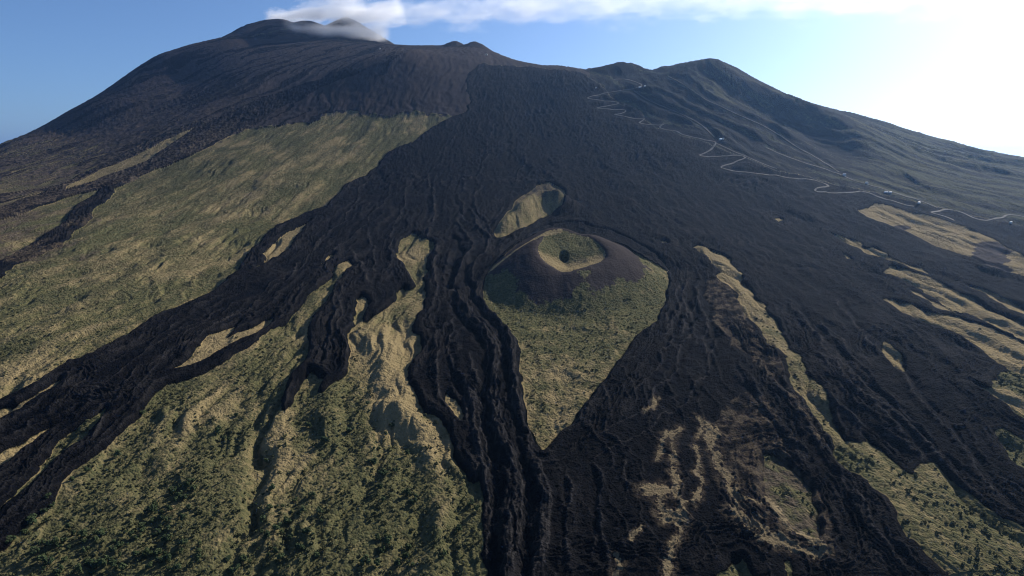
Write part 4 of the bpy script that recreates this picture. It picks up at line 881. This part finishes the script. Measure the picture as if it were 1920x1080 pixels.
def hut(px, py, L, W, H, rz, name, label, cat='hut', group=None):
    L, W, H = L * 0.72, W * 0.72, H * 0.8
    p = unproj(px, py); z = base_z(p[0], p[1]); root = bpy.data.objects.new(name, None); C.objects.link(root)
    root.location = (p[0], p[1], z + 1.0); root.rotation_euler = (0, 0, rz); mark(root, label, cat, group)
    vs, fs = [], []; boxv(vs, fs, -L / 2, L / 2, -W / 2, W / 2, -3.0, H)
    b = len(vs); vs += [(-L / 2, 0, H + W * 0.28), (L / 2, 0, H + W * 0.28)]; fs += [(4, 6, b), (5, b + 1, 7)]
    part('wall', vs, fs, MAT_WALL, root)
    o_ = 0.5; hr = H + W * 0.28 + 0.25; vs = [(-L / 2 - o_, -W / 2 - o_, H - 0.1), (L / 2 + o_, -W / 2 - o_, H - 0.1), (L / 2 + o_, 0, hr), (-L / 2 - o_, 0, hr), (-L / 2 - o_, W / 2 + o_, H - 0.1), (L / 2 + o_, W / 2 + o_, H - 0.1)]
    vs += [(x, y, zz - 0.22) for x, y, zz in vs]
    part('roof', vs, [(0, 1, 2, 3), (3, 2, 5, 4), (6, 9, 8, 7), (9, 10, 11, 8), (0, 6, 7, 1), (4, 5, 11, 10), (0, 3, 9, 6), (3, 4, 10, 9), (1, 7, 8, 2), (2, 8, 11, 5)], MAT_ROOF, root)
    vs, fs = [], []; boxv(vs, fs, -0.6, 0.6, -W / 2 - 0.06, -W / 2 + 0.02, 0.0, min(2.2, H - .3)); part('door', vs, fs, MAT_DOOR, root)
    for k in range(max(2, int(L / 4))):
        x = -L / 2 + L * (k + 0.5) / max(2, int(L / 4))
        if abs(x) > 1.4:
            vs, fs = [], []; boxv(vs, fs, x - 0.55, x + 0.55, -W / 2 - 0.05, -W / 2 + 0.02, 1.1, min(2.3, H - .2)); part('window', vs, fs, MAT_GLASS, root)
hut(1351, 262, 17, 10, 5, 0.3, 'station_building', 'white station building at the junction of the winding road and the straight track', 'building')
hut(1356, 261, 10, 8, 3.5, -0.4, 'shed', 'low shed right beside the white station building', 'shed')
hut(1200, 164, 22, 7, 3.5, 0.15, 'mountain_hut', 'long low building inside the uppermost road hairpin')
hut(1209, 162, 12, 6, 3.5, 0.35, 'mountain_hut', 'smaller hut at the right end of the long low hairpin building')
hut(1117, 165, 9, 7, 4, 0.1, 'shelter', 'tiny shelter alone left of the uppermost road', 'shelter')
hut(1583, 329, 16, 10, 6, -0.3, 'mountain_hut', 'bright white hut highest of the row below the dark ridge')
hut(1625, 344, 12, 8, 5, -0.2, 'mountain_hut', 'white hut between the bright hut and the twin sheds')
hut(1661, 361, 16, 8, 4, -0.15, 'shed', 'left one of the twin pale sheds beside the service track', 'shed')
hut(1669, 362, 14, 8, 4, -0.1, 'shed', 'right one of the twin pale sheds beside the service track', 'shed')
hut(1723, 381, 11, 7, 4, 0.2, 'shelter', 'small white shelter where the service track bends down', 'shelter')
hut(1895, 418, 10, 7, 4, 0.1, 'shelter', 'white shelter near the right edge below the short road', 'shelter')
hut(712, 92, 12, 9, 6, 0.0, 'shelter', 'single white shelter just below the summit terrace', 'shelter')
hut(912, 103, 24, 9, 4, -0.5, 'observatory_hut', 'long white hut on the skyline shoulder right of the twin hummocks')
